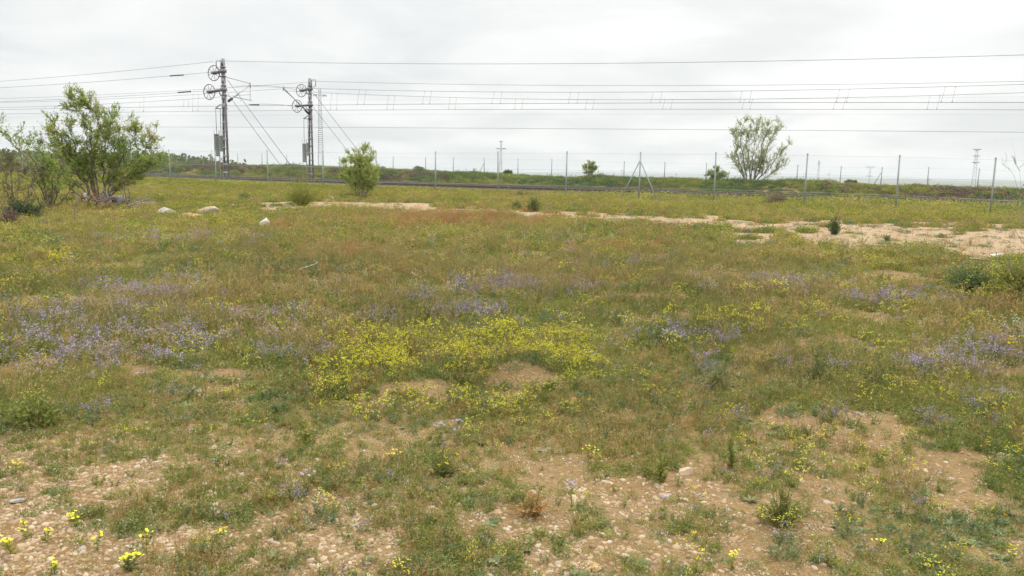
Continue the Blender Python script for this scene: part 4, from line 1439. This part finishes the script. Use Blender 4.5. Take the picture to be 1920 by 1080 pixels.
def grow_tree(name, base_px, stems, label, cat, bark, leafm, seed, r0=.05, br_n=9, br_len=.7, tw_n=6, leaf_s=.035, leaf_n=9, depth=.5, dist=None, base=None, leafw=.28, up=.45, low=.25, group=None, fill=1.0, twig_len=.28):
    rng = rr(seed)
    if base is None:
        base = ground_at(*base_px)
    if dist:
        base = np.array([base[0], base[1], base[2]]) if dist is None else far_ground(base_px[0], dist)[0]
    d = unit(np.array([base[0], base[1], 0]))
    side = np.array([d[1], -d[0], 0])
    def plane(px, py):
        q = ray(px, py)
        t_ = math.hypot(base[0], base[1]) / (q @ d)
        return CAM + q * t_
    trunk, crown = MB(), MB()
    segs = []
    for st in stems:
        dep = rng.normal() * depth
        pts = [plane(*q) for q in st]
        n = len(pts)
        pts = [p + d * dep * (i / (n - 1)) ** .8 for i, p in enumerate(pts)]
        if pts[0][2] > float(Z(pts[0][0], pts[0][1])) and st[0][1] > base_px[1] - 25:
            pts[0] = np.array([pts[0][0], pts[0][1], float(Z(pts[0][0], pts[0][1])) - .05])
        sp = spline(pts, 14)
        sp[1:] += rng.normal(size=(13, 3)) * np.linalg.norm(sp[-1] - sp[0]) * .012
        L_ = np.linalg.norm(np.diff(sp, axis=0), axis=1).sum()
        rads = r0 * (1 - np.linspace(0, 1, 14) * .88) * rng.uniform(.7, 1.1)
        trunk.tube(sp, rads, 7)
        nb_ = int(br_n * max(.5, L_ / 2.2))
        for k in range(nb_):
            t_ = rng.uniform(low, 1.0)
            i = min(12, int(t_ * 13))
            p = sp[i] + (sp[i + 1] - sp[i]) * rng.rand()
            axis = unit(sp[i + 1] - sp[i])
            rnd = rng.normal(size=3)
            rnd[2] *= .6
            dr = unit(axis * .75 + unit(rnd - axis * (rnd @ axis)) * .9 + UP * up * .5)
            l = br_len * rng.uniform(.45, 1.1) * (1.15 - .6 * t_) * max(.5, min(1.4, L_ / 2.5))
            m_ = 7
            bp_ = [p]
            cur = dr
            for q in range(m_ - 1):
                cur = unit(cur + rng.normal(size=3) * .16 + UP * .06 * up)
                bp_.append(bp_[-1] + cur * l / (m_ - 1))
            bp_ = np.array(bp_)
            trunk.tube(bp_, np.linspace(max(.0045, rads[i] * .36), .0025, m_), 5, cap=False)
            segs.append(bp_)
            for w in range(tw_n):
                j = rng.randint(1, m_ - 1)
                a = bp_[j]
                dd_ = unit((bp_[j + 1] - bp_[j]) / np.linalg.norm(bp_[j + 1] - bp_[j]) * .8 + rng.normal(size=3) * .6 + UP * up * .4)
                ln = twig_len * rng.uniform(.4, 1.1)
                tw_ = np.array([a, a + dd_ * ln * .5 + rng.normal(size=3) * ln * .05, a + unit(dd_ + UP * .1) * ln])
                trunk.tube(tw_, [.0035, .0028, .002], 3, cap=False)
                segs.append(tw_)
    for sg in segs:
        nl = rng.poisson(leaf_n * fill * rng.choice([.35, 1, 1.5]))
        m_ = len(sg)
        for k in range(nl):
            t_ = rng.uniform(.15, 1) * (m_ - 1)
            i = min(m_ - 2, int(t_))
            p = sg[i] + (sg[i + 1] - sg[i]) * (t_ - i)
            dr = unit(unit(sg[i + 1] - sg[i]) * .5 + rng.normal(size=3) * .7 + UP * .2)
            leaf(crown, p, dr, leaf_s * rng.uniform(.6, 1.3), leaf_s * leafw * rng.uniform(.7, 1.2), 0, rng.normal(size=3))
    o = empty(name, Vector(base), label, cat, group)
    trunk.build('trunk', bark, o, smooth=True)
    if crown.n:
        crown.build('crown', leafm, o)
    return o


BK, BG = MT['bark'], MT['barkgrey']
grow_tree('tree', (185, 384), [
    [(183, 384), (176, 340), (171, 290), (166, 250), (150, 215), (126, 182)],
    [(186, 382), (176, 330), (178, 280), (186, 240), (180, 205), (155, 185)],
    [(190, 380), (196, 330), (195, 290), (203, 240), (215, 205)],
    [(192, 380), (222, 335), (258, 295), (296, 248)],
    [(192, 380), (208, 335), (238, 280), (258, 238)],
    [(192, 380), (200, 340), (215, 290), (232, 222)],
    [(190, 382), (232, 340), (270, 320), (302, 300)],
    [(184, 382), (156, 335), (124, 290), (78, 262)],
    [(184, 382), (150, 330), (122, 280), (100, 232)],
    [(186, 382), (168, 330), (140, 290), (128, 225)],
    [(186, 382), (150, 350), (118, 335), (100, 318)],
    [(190, 382), (215, 350), (245, 325), (262, 300)],
], 'largest leafy tree at left, green crown with brownish tips and several stems', 'tree', BK, MT['leafA'], 201, r0=.038, br_n=28, br_len=.58, tw_n=11, leaf_s=.056, leaf_n=7, depth=.55, leafw=.24)
grow_tree('tree', (98, 400), [
    [(98, 400), (97, 360), (99, 320), (96, 280), (92, 240)],
    [(96, 400), (80, 350), (52, 305), (18, 255), (-8, 228)],
    [(98, 398), (84, 350), (66, 310), (48, 270)],
    [(99, 398), (108, 350), (88, 310), (70, 285)],
], 'thin sparse tree with dark stems beside the left edge of the largest tree', 'tree', BK, MT['leafA'], 202, r0=.026, br_n=11, br_len=.6, tw_n=7, leaf_s=.055, leaf_n=10, depth=.35, leafw=.24)
grow_tree('shrub', (30, 410), [
    [(32, 412), (20, 370), (8, 320), (-5, 280)], [(34, 412), (32, 360), (36, 320), (50, 290)], [(36, 412), (50, 370), (62, 335), (70, 310)],
    [(28, 412), (5, 385), (-25, 350), (-40, 300)], [(30, 412), (22, 350), (22, 310), (20, 285)], [(40, 412), (70, 395), (90, 380), (100, 360)]],
    'dark twiggy shrub at the left edge below the sparse tree', 'shrub', MT['brown'], MT['leafD'], 203, r0=.022, br_n=14, br_len=.7, tw_n=7, leaf_s=.04, leaf_n=3, depth=.4, low=.05)
grow_tree('shrub', (90, 402), [
    [(88, 404), (70, 370), (52, 335), (40, 310)], [(92, 404), (86, 370), (80, 330), (74, 300)], [(96, 404), (118, 375), (136, 350), (150, 335)], [(92, 404), (100, 370), (110, 340), (118, 315)]],
    'green undergrowth shrub between the two left trees', 'shrub', BK, MT['leafD'], 204, r0=.018, br_n=12, br_len=.6, tw_n=7, leaf_s=.05, leaf_n=6, depth=.4, low=.05)
grow_tree('small_tree', (676, 372), [
    [(676, 372), (680, 340), (674, 310), (664, 284)], [(678, 372), (688, 345), (694, 318), (698, 290)], [(676, 372), (666, 345), (654, 320), (642, 300)],
    [(677, 372), (680, 335), (682, 300), (684, 276)], [(675, 372), (662, 352), (650, 340), (638, 328)], [(677, 372), (672, 335), (668, 305), (656, 288)], [(679, 372), (692, 350), (700, 335), (705, 318)],
    [(677, 372), (684, 345), (690, 320), (692, 300)], [(676, 372), (668, 350), (660, 335), (652, 315)], [(678, 372), (690, 358), (700, 350), (704, 338)], [(676, 372), (672, 345), (676, 320), (674, 296)]],
    'small bright green tree in front of the railway near the middle', 'tree', BG, MT['leafB'], 205, r0=.022, br_n=30, br_len=.36, tw_n=10, leaf_s=.046, leaf_n=8, low=.22, depth=.38, leafw=.27, twig_len=.24)
_far = on_line(1408, 345, 53.5)
_b = np.array([_far[0], _far[1], float(Z(_far[0], _far[1]))])
grow_tree('tree', (1408, 346), [
    [(1404, 347), (1398, 320), (1392, 285), (1388, 250), (1396, 228)], [(1408, 347), (1412, 310), (1416, 270), (1424, 235)], [(1412, 347), (1428, 310), (1444, 265), (1462, 230)],
    [(1412, 347), (1436, 320), (1458, 295), (1478, 270)], [(1402, 347), (1390, 325), (1378, 305), (1366, 292)], [(1406, 347), (1404, 300), (1402, 260), (1410, 225)],
    [(1410, 347), (1424, 300), (1432, 262), (1440, 238)], [(1400, 347), (1388, 310), (1380, 275), (1378, 248)], [(1414, 347), (1440, 330), (1462, 312), (1476, 298)], [(1408, 347), (1418, 318), (1430, 290), (1450, 262)]],
    'tall feathery tree with many upright stems on the bank at right', 'tree', BG, MT['leafC'], 206, r0=.05, br_n=16, br_len=.62, tw_n=8, leaf_s=.085, leaf_n=6, depth=.8, base=_b, up=.9, leafw=.22, low=.15, twig_len=.42)
for (bx, by, hw, ht, v, lab, sd_, nm, mt) in ((1106, 331, 15, 30, 62, 'small rounded pale tree on the bank between fence posts', 207, 'tree', MT['leafC']), (1343, 342, 21, 28, 58, 'low rounded leaning bush left of the feathery tree', 208, 'shrub', MT['leafC']),
                                  (952, 328, 8, 7, 75, 'tiny dark round bush beyond the bank near the slim pole', 209, 'shrub', MT['leafD']), (1595, 349, 9, 8, 62, 'tiny twiggy bush on the bank at right', 210, 'shrub', MT['leafD']),
                                  (785, 322, 10, 6, 60, 'low dark bush on the bank skyline left of centre', 211, 'shrub', MT['leafD'])):
    p = on_line(bx, by, v)
    p = np.array([p[0], p[1], float(Z(p[0], p[1]))])
    rg = rr(sd_)
    stm = [[(bx, by + 2), (bx + hw * u * .5, by - ht * .45), (bx + hw * u * .85, by - ht * (1 - .45 * abs(u)) * rg.uniform(.85, 1))] for u in np.linspace(-1, 1, 8)]
    grow_tree(nm, (bx, by), stm, lab, 'tree' if nm == 'tree' else 'shrub', BG, mt, sd_, r0=.04, br_n=16, br_len=.35 * (ht / 20), tw_n=6, leaf_s=.09, leaf_n=9, depth=.3, base=p, low=.2, leafw=.35)
# bare shrub at the right edge
grow_tree('bare_bush', (1935, 480), [
    [(1935, 482), (1925, 420), (1905, 350), (1885, 290)], [(1938, 482), (1930, 400), (1912, 330), (1896, 262)], [(1940, 482), (1945, 400), (1940, 320), (1925, 250)], [(1938, 482), (1910, 440), (1878, 395), (1850, 340)],
    [(1938, 482), (1900, 455), (1870, 448), (1845, 462)], [(1938, 482), (1915, 450), (1890, 430), (1868, 436)], [(1940, 482), (1955, 420), (1970, 350), (1975, 290)]],
    'bare thin grey branches of a leafless bush at the right edge', 'bush', MT['barkgrey'], MT['leafD'], 212, r0=.006, br_n=4, br_len=.5, tw_n=2, leaf_n=0, depth=.3, fill=0, low=.2, leaf_s=.02)


def bush(base_px, w_px, h_px, label, cat, leafm, stemm, seed, n=120, name='shrub', ls=.03, flowers=None, group=None, lw=.2, open_=.0, nfl=60, dense=1.0, loose=0.3):
    """rounded bush of many thin stems with small leaves"""
    rng = rr(seed)
    b = ground_at(*base_px)
    dist = math.hypot(b[0], b[1])
    k = dist / FPX
    rx, h = w_px * k / 2, h_px * k
    if name == 'plant':
        loose, dense, n = 1.0, .55, int(n * .6)
    st_, lf, fl = MB(), MB(), MB()
    for i in range(n):
        a, q = rng.uniform(0, 6.283), math.sqrt(rng.rand())
        tip = np.array([rx * q * math.cos(a), rx * q * math.sin(a) * .8, h * math.sqrt(max(.06, 1 - q * q * .85)) * (.45 + .65 * rng.rand() ** .7) * (1 + loose * rng.normal() * .35)])
        tip[:2] *= 1 + loose * rng.normal() * .35
        p0 = b + np.array([tip[0] * .18, tip[1] * .18, -.02])
        mid = b + tip * np.array([.5, .5, .6]) + rng.normal(size=3) * rx * .04
        e = b + tip
        thin(st_, p0, mid, .006, 0, rng)
        thin(st_, mid, e, .004, 0, rng)
        m_ = int(dense * np.linalg.norm(tip) / ls * 2.6)
        for j in range(m_):
            t_ = rng.uniform(.15, 1.0)
            p = p0 + (mid - p0) * t_ * 2 if t_ < .5 else mid + (e - mid) * (t_ - .5) * 2
            dr = rng.normal(size=3); dr[2] = abs(dr[2]) * .8 + .1
            leaf(lf, p, dr, ls * rng.uniform(.6, 1.3), ls * lw, 0, rng.normal(size=3))
        if flowers and rng.rand() < nfl / n:
            for z in range(rng.randint(2, 6)):
                octa(fl, e + rng.normal(size=3) * .02, .009, .005, 0, rng)
    o = empty(name, Vector(b), label, cat, group)
    st_.build('stems', stemm, o)
    lf.build('foliage', leafm, o)
    if fl.n:
        fl.build('flowers', flowers, o)
    return o


BL, DL, GH, BR = MT['bushleaf'], MT['darkleaf'], MT['greyherb'], MT['brown']
bush((1564, 441), 28, 30, 'small dark green compact shrub standing on the sandy track', 'shrub', BL, ST, 301, 110, loose=.6)
bush((566, 387), 84, 50, 'green feathery shrub left of the small bright green tree', 'shrub', MT['grass'], ST, 302, 200, ls=.06, lw=.09, loose=.5, dense=1.0)
bush((458, 379), 24, 18, 'small green tuft left of the wide feathery shrub', 'shrub', BL, ST, 303, 90)
bush((1000, 398), 34, 28, 'small green shrub behind the sandy track near the centre', 'shrub', BL, ST, 304, 100, ls=.04)
bush((968, 394), 22, 18, 'tiny green shrub left of another near the centre', 'shrub', BL, ST, 305, 80, ls=.04)
bush((1455, 388), 46, 26, 'brown dry twiggy shrub in front of the railway at right', 'shrub', BR, BR, 306, 240, ls=.03)
bush((1798, 394), 44, 22, 'brown dry low shrub left of the rightmost near post', 'shrub', BR, BR, 307, 200, ls=.03)
bush((980, 372), 36, 14, 'low brown dry shrub in front of the braced post area', 'shrub', BR, BR, 308, 140, ls=.03)
bush((1662, 454), 18, 14, 'small grey green weed standing on the sandy track', 'shrub', GH, BR, 309, 50, ls=.03)
bush((1765, 447), 20, 9, 'flat grey weed on the far part of the sandy track', 'shrub', GH, BR, 310, 50, ls=.03)
bush((1905, 566), 120, 70, 'bigger green bush with yellow flowers cut by the right edge', 'bush', MT['herb'], ST, 311, 200, name='bush', ls=.032, flowers=MT['yellow'], nfl=40)
bush((1818, 548), 110, 46, 'lower green bush with yellow flowers left of the big one at right', 'bush', BL, ST, 312, 160, name='bush', ls=.032, flowers=MT['yellow'], nfl=35)
bush((18, 428), 44, 30, 'small brownish dry bush at the far left edge', 'bush', BR, BR, 313, 160, name='bush', ls=.03)
bush((45, 414), 70, 34, 'dark green bush at the foot of the left trees', 'bush', DL, BR, 314, 260, name='bush', ls=.035)
bush((225, 352), 50, 26, 'brown green bush behind the largest tree', 'bush', MT['leafD'], BR, 315, 200, name='bush', ls=.05)
bush((1345, 730), 76, 46, 'grey green leafy plant right of the yellow flower patch', 'plant', GH, ST, 316, 110, name='plant', ls=.03)
bush((1232, 655), 80, 38, 'dark green plant behind the right end of the yellow flower patch', 'plant', BL, ST, 317, 120, name='plant', ls=.026)
bush((828, 892), 80, 46, 'grey green feathery plant below the pair of purple flower heads', 'plant', MT['herb'], ST, 318, 110, name='plant', ls=.024, lw=.12)
bush((1465, 985), 110, 62, 'bushy green plant with purple flowers at lower right', 'plant', MT['herb'], ST, 319, 150, name='plant', ls=.024, lw=.14)
bush((1530, 715), 70, 40, 'dark green plant under pale spikes at right', 'plant', BL, ST, 320, 110, name='plant', ls=.026)
bush((1640, 722), 80, 36, 'dark green plant below purple flowers at right', 'plant', BL, ST, 321, 110, name='plant', ls=.026)
bush((70, 800), 110, 50, 'bright green leafy plant at left edge above the gravel', 'plant', MT['grass'], ST, 322, 150, name='plant', ls=.03)
bush((1240, 905), 34, 52, 'slim upright green plant in the bare soil at lower right', 'plant', MT['grass'], ST, 323, 40, name='plant', ls=.03)
bush((1000, 970), 80, 40, 'reddish green plant in the bare soil at lower centre', 'plant', MT['red'], ST, 324, 90, name='plant', ls=.022)
bush((570, 830), 50, 30, 'small green plant at left centre of the foreground', 'plant', MT['grass'], ST, 325, 60, name='plant', ls=.025)
bush((1370, 880), 24, 80, 'tall narrow light green plant beside bare soil at lower right', 'plant', MT['grass'], ST, 326, 30, name='plant', ls=.03)


# ------------------------------------------------------------------ single flowers in the foreground
def flower_plant(base_px, w_px, lab, seed, colm, h=.06, n=26, name='yellow_flower', fr=.0072, spread=1.0):
    rng = rr(seed)
    b = ground_at(base_px[0], base_px[1] + 8)
    k = math.hypot(b[0], b[1]) / FPX
    rx = w_px * k / 2 * .85
    st_, lf, fl = MB(), MB(), MB()
    for i in range(max(2, n // 6)):
        a, q = rng.uniform(0, 6.283), math.sqrt(rng.rand())
        e = b + np.array([rx * q * math.cos(a), rx * q * math.sin(a), h * rng.uniform(.75, 1.1)])
        thin(st_, b - UP * .01, e, .003, 0, rng)
        for j in range(7):
            dr = rng.normal(size=3); dr[2] = abs(dr[2]) * .6 + .2
            leaf(lf, b + (e - b) * rng.uniform(.02, .8), dr, .03 * rng.uniform(.5, 1.2), .005, 0, rng.normal(size=3))
        for j in range(5):
            c = e + rng.normal(size=3) * np.array([.012, .012, .006])
            up = unit(np.array([rng.normal() * .4, rng.normal() * .4, 1]))
            s = unit(np.cross(up, rng.normal(size=3)))
            u = np.cross(up, s)
            for pz in range(4):
                dd_ = s * math.cos(pz * 1.5708) + u * math.sin(pz * 1.5708)
                leaf(fl, c, dd_ + up * .35, fr * rng.uniform(.9, 1.2), fr * .42, 0, up)
            octa(fl, c + up * .001, .0016, .0012, 0, rng)
    o = empty(name, Vector(b), lab, 'flower', 'single flowers on the foreground soil')
    st_.build('stems', ST, o); lf.build('leaves', MT['herb'], o); fl.build('petals', colm, o)


YL, PU = MT['yellow'], MT['purple']
for i, (p, w, lab, n) in enumerate([
    ((243, 1064), 44, 'largest yellow flower cluster, on the gravel at the bottom left edge', 44), ((142, 980), 24, 'bright yellow flower cluster beside a white pebble on the left gravel', 26),
    ((88, 1012), 20, 'yellow flower just below left of the cluster beside the white pebble', 16), ((182, 1026), 20, 'yellow flower above and left of the largest cluster', 16),
    ((22, 1032), 30, 'wide yellow flower group at the left border near the bottom', 24), ((50, 1004), 16, 'small yellow flower above the group at the left border', 10), ((411, 1008), 18, 'yellow flower above green leaves on the gravel', 12),
    ((102, 1072), 16, 'small yellow flower at the bottom, left of the largest cluster', 10), ((278, 1018), 12, 'tiny yellow flower above an orange pebble', 8), ((26, 882), 14, 'lone yellow flower at the left border higher on the gravel', 8),
    ((1370, 1060), 22, 'yellow flower at the bottom right of centre', 16), ((1648, 1024), 16, 'orange yellow flower on green leaves at lower right', 10), ((1424, 974), 16, 'yellow flower on the soil left of a purple one at lower right', 10),
    ((1893, 1045), 16, 'yellow flower near the lower right corner', 10), ((735, 860), 26, 'yellow flower group left of the pair of purple flower heads', 20), ((1105, 855), 26, 'yellow flower group above bare soil at the centre right', 20)]):
    flower_plant(p, w, lab, 400 + i, YL, n=n)
for i, (p, w, lab, n) in enumerate([
    ((824, 836), 24, 'purple flower head, left one of a pair above a grey green plant', 26), ((856, 830), 20, 'purple flower head, right one of a pair above a grey green plant', 18), ((1072, 950), 14, 'small lilac flower in the bare soil at lower centre', 8),
    ((1246, 965), 12, 'small lilac flower right of another in the bare soil', 8), ((533, 906), 22, 'purple flower on the gravel at left centre', 12), ((576, 920), 24, 'purple flower right of another on the gravel', 12)]):
    flower_plant(p, w, lab, 440 + i, PU, h=.14, n=n, name='purple_flower', fr=.008)


# ------------------------------------------------------------------ rocks
def rock(px, py, w_px, h_px, lab, mat, seed, flat=.6, rz=None, name='rock', group='loose rocks on the meadow', sub=4, depth=.8):
    import bmesh
    rng = rr(seed)
    b = ground_at(px, py)
    k = math.hypot(b[0], b[1]) / FPX
    w, h = w_px * k, h_px * k
    bm = bmesh.new()
    bmesh.ops.create_icosphere(bm, subdivisions=sub, radius=.5)
    v = np.array([q.co[:] for q in bm.verts])
    f = [[q.index for q in fc.verts] for fc in bm.faces]
    bm.free()
    for _ in range(9):
        kk = unit(rng.normal(size=3))
        lim = rng.uniform(.18, .36)
        v = v - np.outer(np.maximum(v @ kk - lim, 0) * 1.0, kk)
    sh = v.copy()
    nn_ = (vn(sh[:, 0] + sh[:, 2], sh[:, 1] - sh[:, 2], .12, seed) - .5) * .07 + (vn(sh[:, 0] - sh[:, 2], sh[:, 1] + sh[:, 2], .05, seed + 1) - .5) * .03
    v = v * (1 + nn_[:, None])
    v *= np.array([w * 1.2, w * depth, h * 1.7])
    a = rng.uniform(-.4, .4) if rz is None else rz
    ca, sa = math.cos(a), math.sin(a)
    v = v @ np.array([[ca, sa, 0], [-sa, ca, 0], [0, 0, 1]])
    mb = MB(); mb.add(v + np.array([0, 0, h * .27]), f)
    o = mb.build(name, mat, smooth=False)
    o.location = b
    return tag(o, lab, 'rock', group)


R_w = rockmat('white_rock', (.40, .35, .30), (.62, .59, .54))
R_o = rockmat('orange_rock', (.42, .24, .11), (.62, .42, .22))
R_wo = rockmat('white_orange_rock', (.45, .27, .16), (.62, .45, .30), (.60, .57, .53))
R_g = rockmat('grey_rock', (.26, .24, .20), (.44, .41, .35))
R_t = rockmat('tan_rock', (.40, .29, .18), (.58, .45, .31))
rock(498, 428, 29, 19, 'white angular rock alone in the grass left of centre', R_w, 501)
rock(318, 408, 34, 19, 'grey rounded rock in front of the dead branches', R_g, 502)
rock(364, 413, 36, 17, 'flat orange rock between the grey and the white orange rock', R_o, 503)
rock(393, 405, 36, 20, 'white and orange rock, rightmost of three near the left', R_wo, 504)
rock(475, 401, 16, 5, 'small pinkish flat rock left of the centre in grass', R_t, 505)
rock(620, 377, 12, 8, 'small grey rock left of the small bright tree', R_g, 506)
rock(1350, 396, 14, 5, 'small pale rock behind the track at centre right', R_t, 507)
rock(1874, 481, 26, 6, 'flat white rock at the right end of the sandy track', R_w, 508)
rock(1510, 455, 14, 5, 'small tan rock below the dark shrub on the track', R_t, 509)
rock(1283, 888, 30, 12, 'tan rounded stone at the edge of bare soil, lower right', R_t, 510, group='stones on the foreground soil', name='stone')
rock(1880, 858, 22, 7, 'flat tan stone on the bare patch at the right edge', R_t, 511, group='stones on the foreground soil', name='stone')
rock(283, 1033, 20, 11, 'rounded orange pebble under a tiny yellow flower', R_o, 512, group='stones on the foreground soil', name='stone')
rock(188, 981, 17, 8, 'smooth white pebble right of a bright yellow flower cluster', R_w, 513, group='stones on the foreground soil', name='stone')
rock(304, 935, 16, 6, 'elongated white pebble on the upper left gravel', R_w, 514, group='stones on the foreground soil', name='stone')
rock(509, 1020, 15, 10, 'rounded tan pebble on the gravel left of centre', R_t, 515, group='stones on the foreground soil', name='stone')
rock(1118, 1070, 30, 14, 'rounded orange tan stone at the bottom edge, centre', R_o, 516, group='stones on the foreground soil', name='stone')
rock(35, 942, 24, 6, 'pale grey flat stone at the left border of the gravel', R_g, 517, group='stones on the foreground soil', name='stone')
rock(595, 865, 12, 7, 'small pale pebble, upper one left of centre', R_t, 518, group='stones on the foreground soil', name='stone')
rock(403, 868, 14, 7, 'pale pebble in the brown litter above the left gravel', R_w, 519, group='stones on the foreground soil', name='stone')
rock(1130, 1007, 12, 6, 'small white pebble on soil below the left lilac flower', R_w, 520, group='stones on the foreground soil', name='stone')
rock(270, 388, 46, 10, 'long low tan rock right of the tree foot among debris', R_t, 521)
rock(228, 377, 50, 8, 'grey stones heap behind the old tyre', R_g, 522)

# ------------------------------------------------------------------ debris under the tree
b = ground_at(207, 392)
mb = MB()
a = np.linspace(0, 2 * math.pi, 30)
tilt = .5
pts = np.array([b + np.array([.27 * math.cos(q), .27 * math.sin(q) * math.cos(tilt), .27 * math.sin(q) * math.sin(tilt) + .16]) for q in a])
mb.tube(pts, .085, 10, cap=False)
tyre_m = plain('old_rubber', (.075, .068, .065), .85, .3, 9.0, bump=.5)
o = mb.build('tyre', tyre_m, smooth=True, loc=b)
tag(o, 'old dark tyre lying among dead branches by the tree', 'tyre')


def deadwood(px, py, n, lab, seed, ln, spread, mat, name='dead_branch_pile', r_=.014, zup=.35):
    rng = rr(seed)
    b = ground_at(px, py)
    mb = MB()
    for i in range(n):
        c = b + np.array([rng.normal() * spread, rng.normal() * .25, 0])
        c[2] = float(Z(c[0], c[1])) + rng.uniform(.0, zup * .55)
        d_ = unit(np.array([rng.normal(), rng.normal() * .6, abs(rng.normal()) * zup]))
        l = ln * rng.uniform(.4, 1.2)
        pts = [c]
        for k in range(5):
            d_ = unit(d_ + rng.normal(size=3) * .25 - UP * .05)
            pts.append(pts[-1] + d_ * l / 5)
        pts = np.array(pts)
        pts[:, 2] = np.maximum(pts[:, 2], Z(pts[:, 0], pts[:, 1]) + .01)
        mb.tube(pts, np.linspace(r_, r_ * .3, 6) * rng.uniform(.6, 1.3), 5)
    tag(mb.build(name, mat, smooth=True, loc=b), lab, 'branches')


redroot = plain('reddish_root', (.19, .11, .085), .9, .3, 8.0)
deadwood(180, 393, 28, 'reddish tangle of dead roots at the tree foot', 601, .6, .24, redroot, 'root_tangle', r_=.022, zup=.6)
deadwood(215, 389, 60, 'pile of grey brown dead branches around the old tyre', 602, .75, .50, MT['barkgrey'], r_=.018, zup=.5)
mb = MB()
bb = ground_at(255, 398)
p0, p1 = on_line(238, 391, 0) if False else ground_at(235, 396), None
q_ = unit(np.array([bb[0], bb[1], 0])); sd2 = np.array([q_[1], -q_[0], 0])
k = math.hypot(bb[0], bb[1]) / FPX
for (x0, y0, x1, y1, r_) in ((-30, 2, 18, 22, .022), (-20, 4, 12, 15, .017), (-40, 1, 26, 9, .014)):
    mb.tube([bb + sd2 * x0 * k + UP * y0 * k, bb + sd2 * (x0 + x1) / 2 * k + UP * ((y0 + y1) / 2 + 1) * k, bb + sd2 * x1 * k + UP * y1 * k], [r_, r_, r_ * .7], 6)
tag(mb.build('fallen_branch', BG, smooth=True, loc=bb), 'long bare branch sticking out right of the debris pile', 'branch')
mb = MB()
bb = ground_at(140, 421)
mb.tube([bb - UP * .05, bb + UP * .25 + [.01, 0, 0], bb + UP * .5 + [.05, 0, 0], bb + UP * .75 + [.13, 0, 0]], [.012, .010, .008, .004], 6)
mb.tube([bb + UP * .3 + [.01, 0, 0], bb + UP * .55 + [-.10, 0, 0]], [.008, .004], 5)
mb.tube([bb + UP * .4 + [.03, 0, 0], bb + UP * .6 + [.12, .05, 0]], [.007, .003], 5)
tag(mb.build('dead_sapling', BG, loc=bb), 'thin dead sapling in front of the debris pile', 'sapling')
mb = MB()
bb = ground_at(1900, 560)
mb.tube([bb, bb + UP * .25 + [-.02, 0, 0], bb + UP * .42 + [-.10, 0, 0], bb + UP * .62 + [-.07, 0, 0]], [.012, .010, .008, .004], 6)
mb.tube([bb + UP * .3 + [-.03, 0, 0], bb + UP * .45 + [.10, 0, 0]], [.007, .003], 5)
tag(mb.build('dead_sapling', BG, loc=bb), 'dead dark stem rising from the bush at the right edge', 'sapling')
# white discarded bag on a stick beside the trunk
bb = ground_at(161, 388)
bagm = plain('white_plastic', (.50, .53, .52), .45, .12, 10.0)
mb = MB()
rng = rr(77)
prof = [(0, .02), (.05, .045), (.1, .05), (.2, .035), (.28, .035), (.34, .05), (.38, .02)]
seg = 12
V = []
for h_, r_ in prof:
    for j in range(seg):
        aa = j * 2 * math.pi / seg
        rj = r_ * rng.uniform(.75, 1.2)
        V.append(bb + np.array([rj * math.cos(aa), rj * math.sin(aa), h_ + .05]))
mb.add(V, quads=[(i * seg + j, i * seg + (j + 1) % seg, (i + 1) * seg + (j + 1) % seg, (i + 1) * seg + j) for i in range(len(prof) - 1) for j in range(seg)])
tag(mb.build('plastic_bag', bagm, smooth=True, loc=bb), 'crumpled whitish bag beside the trunk of the largest tree', 'bag')
# pale hose loop lying in the grass
bb = ground_at(560, 507)
mb = MB()
aa = np.linspace(-1.1, 1.3, 40)
pts = []
for q in aa:
    x, y = bb[0] + .26 * math.cos(q) + .0 * q, bb[1] + .42 * math.sin(q)
    pts.append([x, y, float(Z(x, y)) + .05 + .06 * max(0, math.cos(q))])
mb.tube(pts, .007, 7)
hosem = plain('pale_hose', (.62, .62, .56), .5, .1, 5.0)
tag(mb.build('hose', hosem, smooth=True, loc=bb), 'pale curved hose end lying in the short grass', 'hose')

# ------------------------------------------------------------------ far wood on the left skyline
def far_wood():
    rng = rr(91)
    mb = MB()
    for i in range(420):
        px = rng.uniform(-260, 640)
        dist = rng.uniform(230, 420)
        p, side = far_ground(px, dist)
        sz_ = rng.uniform(1.2, 3.2) * (1.0 if px < 520 else .7)
        n = 46
        for k in range(n):
            q = unit(rng.normal(size=3)) * rng.rand() ** .4
            c = p + np.array([q[0] * sz_ * 1.25, q[1] * sz_ * 1.25, (q[2] + .75) * sz_ * .75])
            dr = rng.normal(size=3)
            leaf(mb, c, dr, sz_ * .5, sz_ * .2, 0, rng.normal(size=3))
    tag(mb.build('far_wood', MT['leafD']), 'dark distant evergreen scrub along the left skyline', 'scrub', kind='stuff')


far_wood()

# ------------------------------------------------------------------ haze
hz, t = new_mat('air_haze')
o_ = N(t, 'ShaderNodeOutputMaterial')
pv = N(t, 'ShaderNodeVolumePrincipled', inp={'Density': 1.1e-4, 'Anisotropy': 0.0})
pv.inputs['Color'].default_value = (.88, .93, .94, 1)
L(t, pv.outputs[0], o_.inputs['Volume'])
mb = MB()
mb.box((0, 0, 30), (68000, 68000, 160))
tag(mb.build('haze', hz), 'thin pale haze over the whole plain', 'haze', kind='stuff')
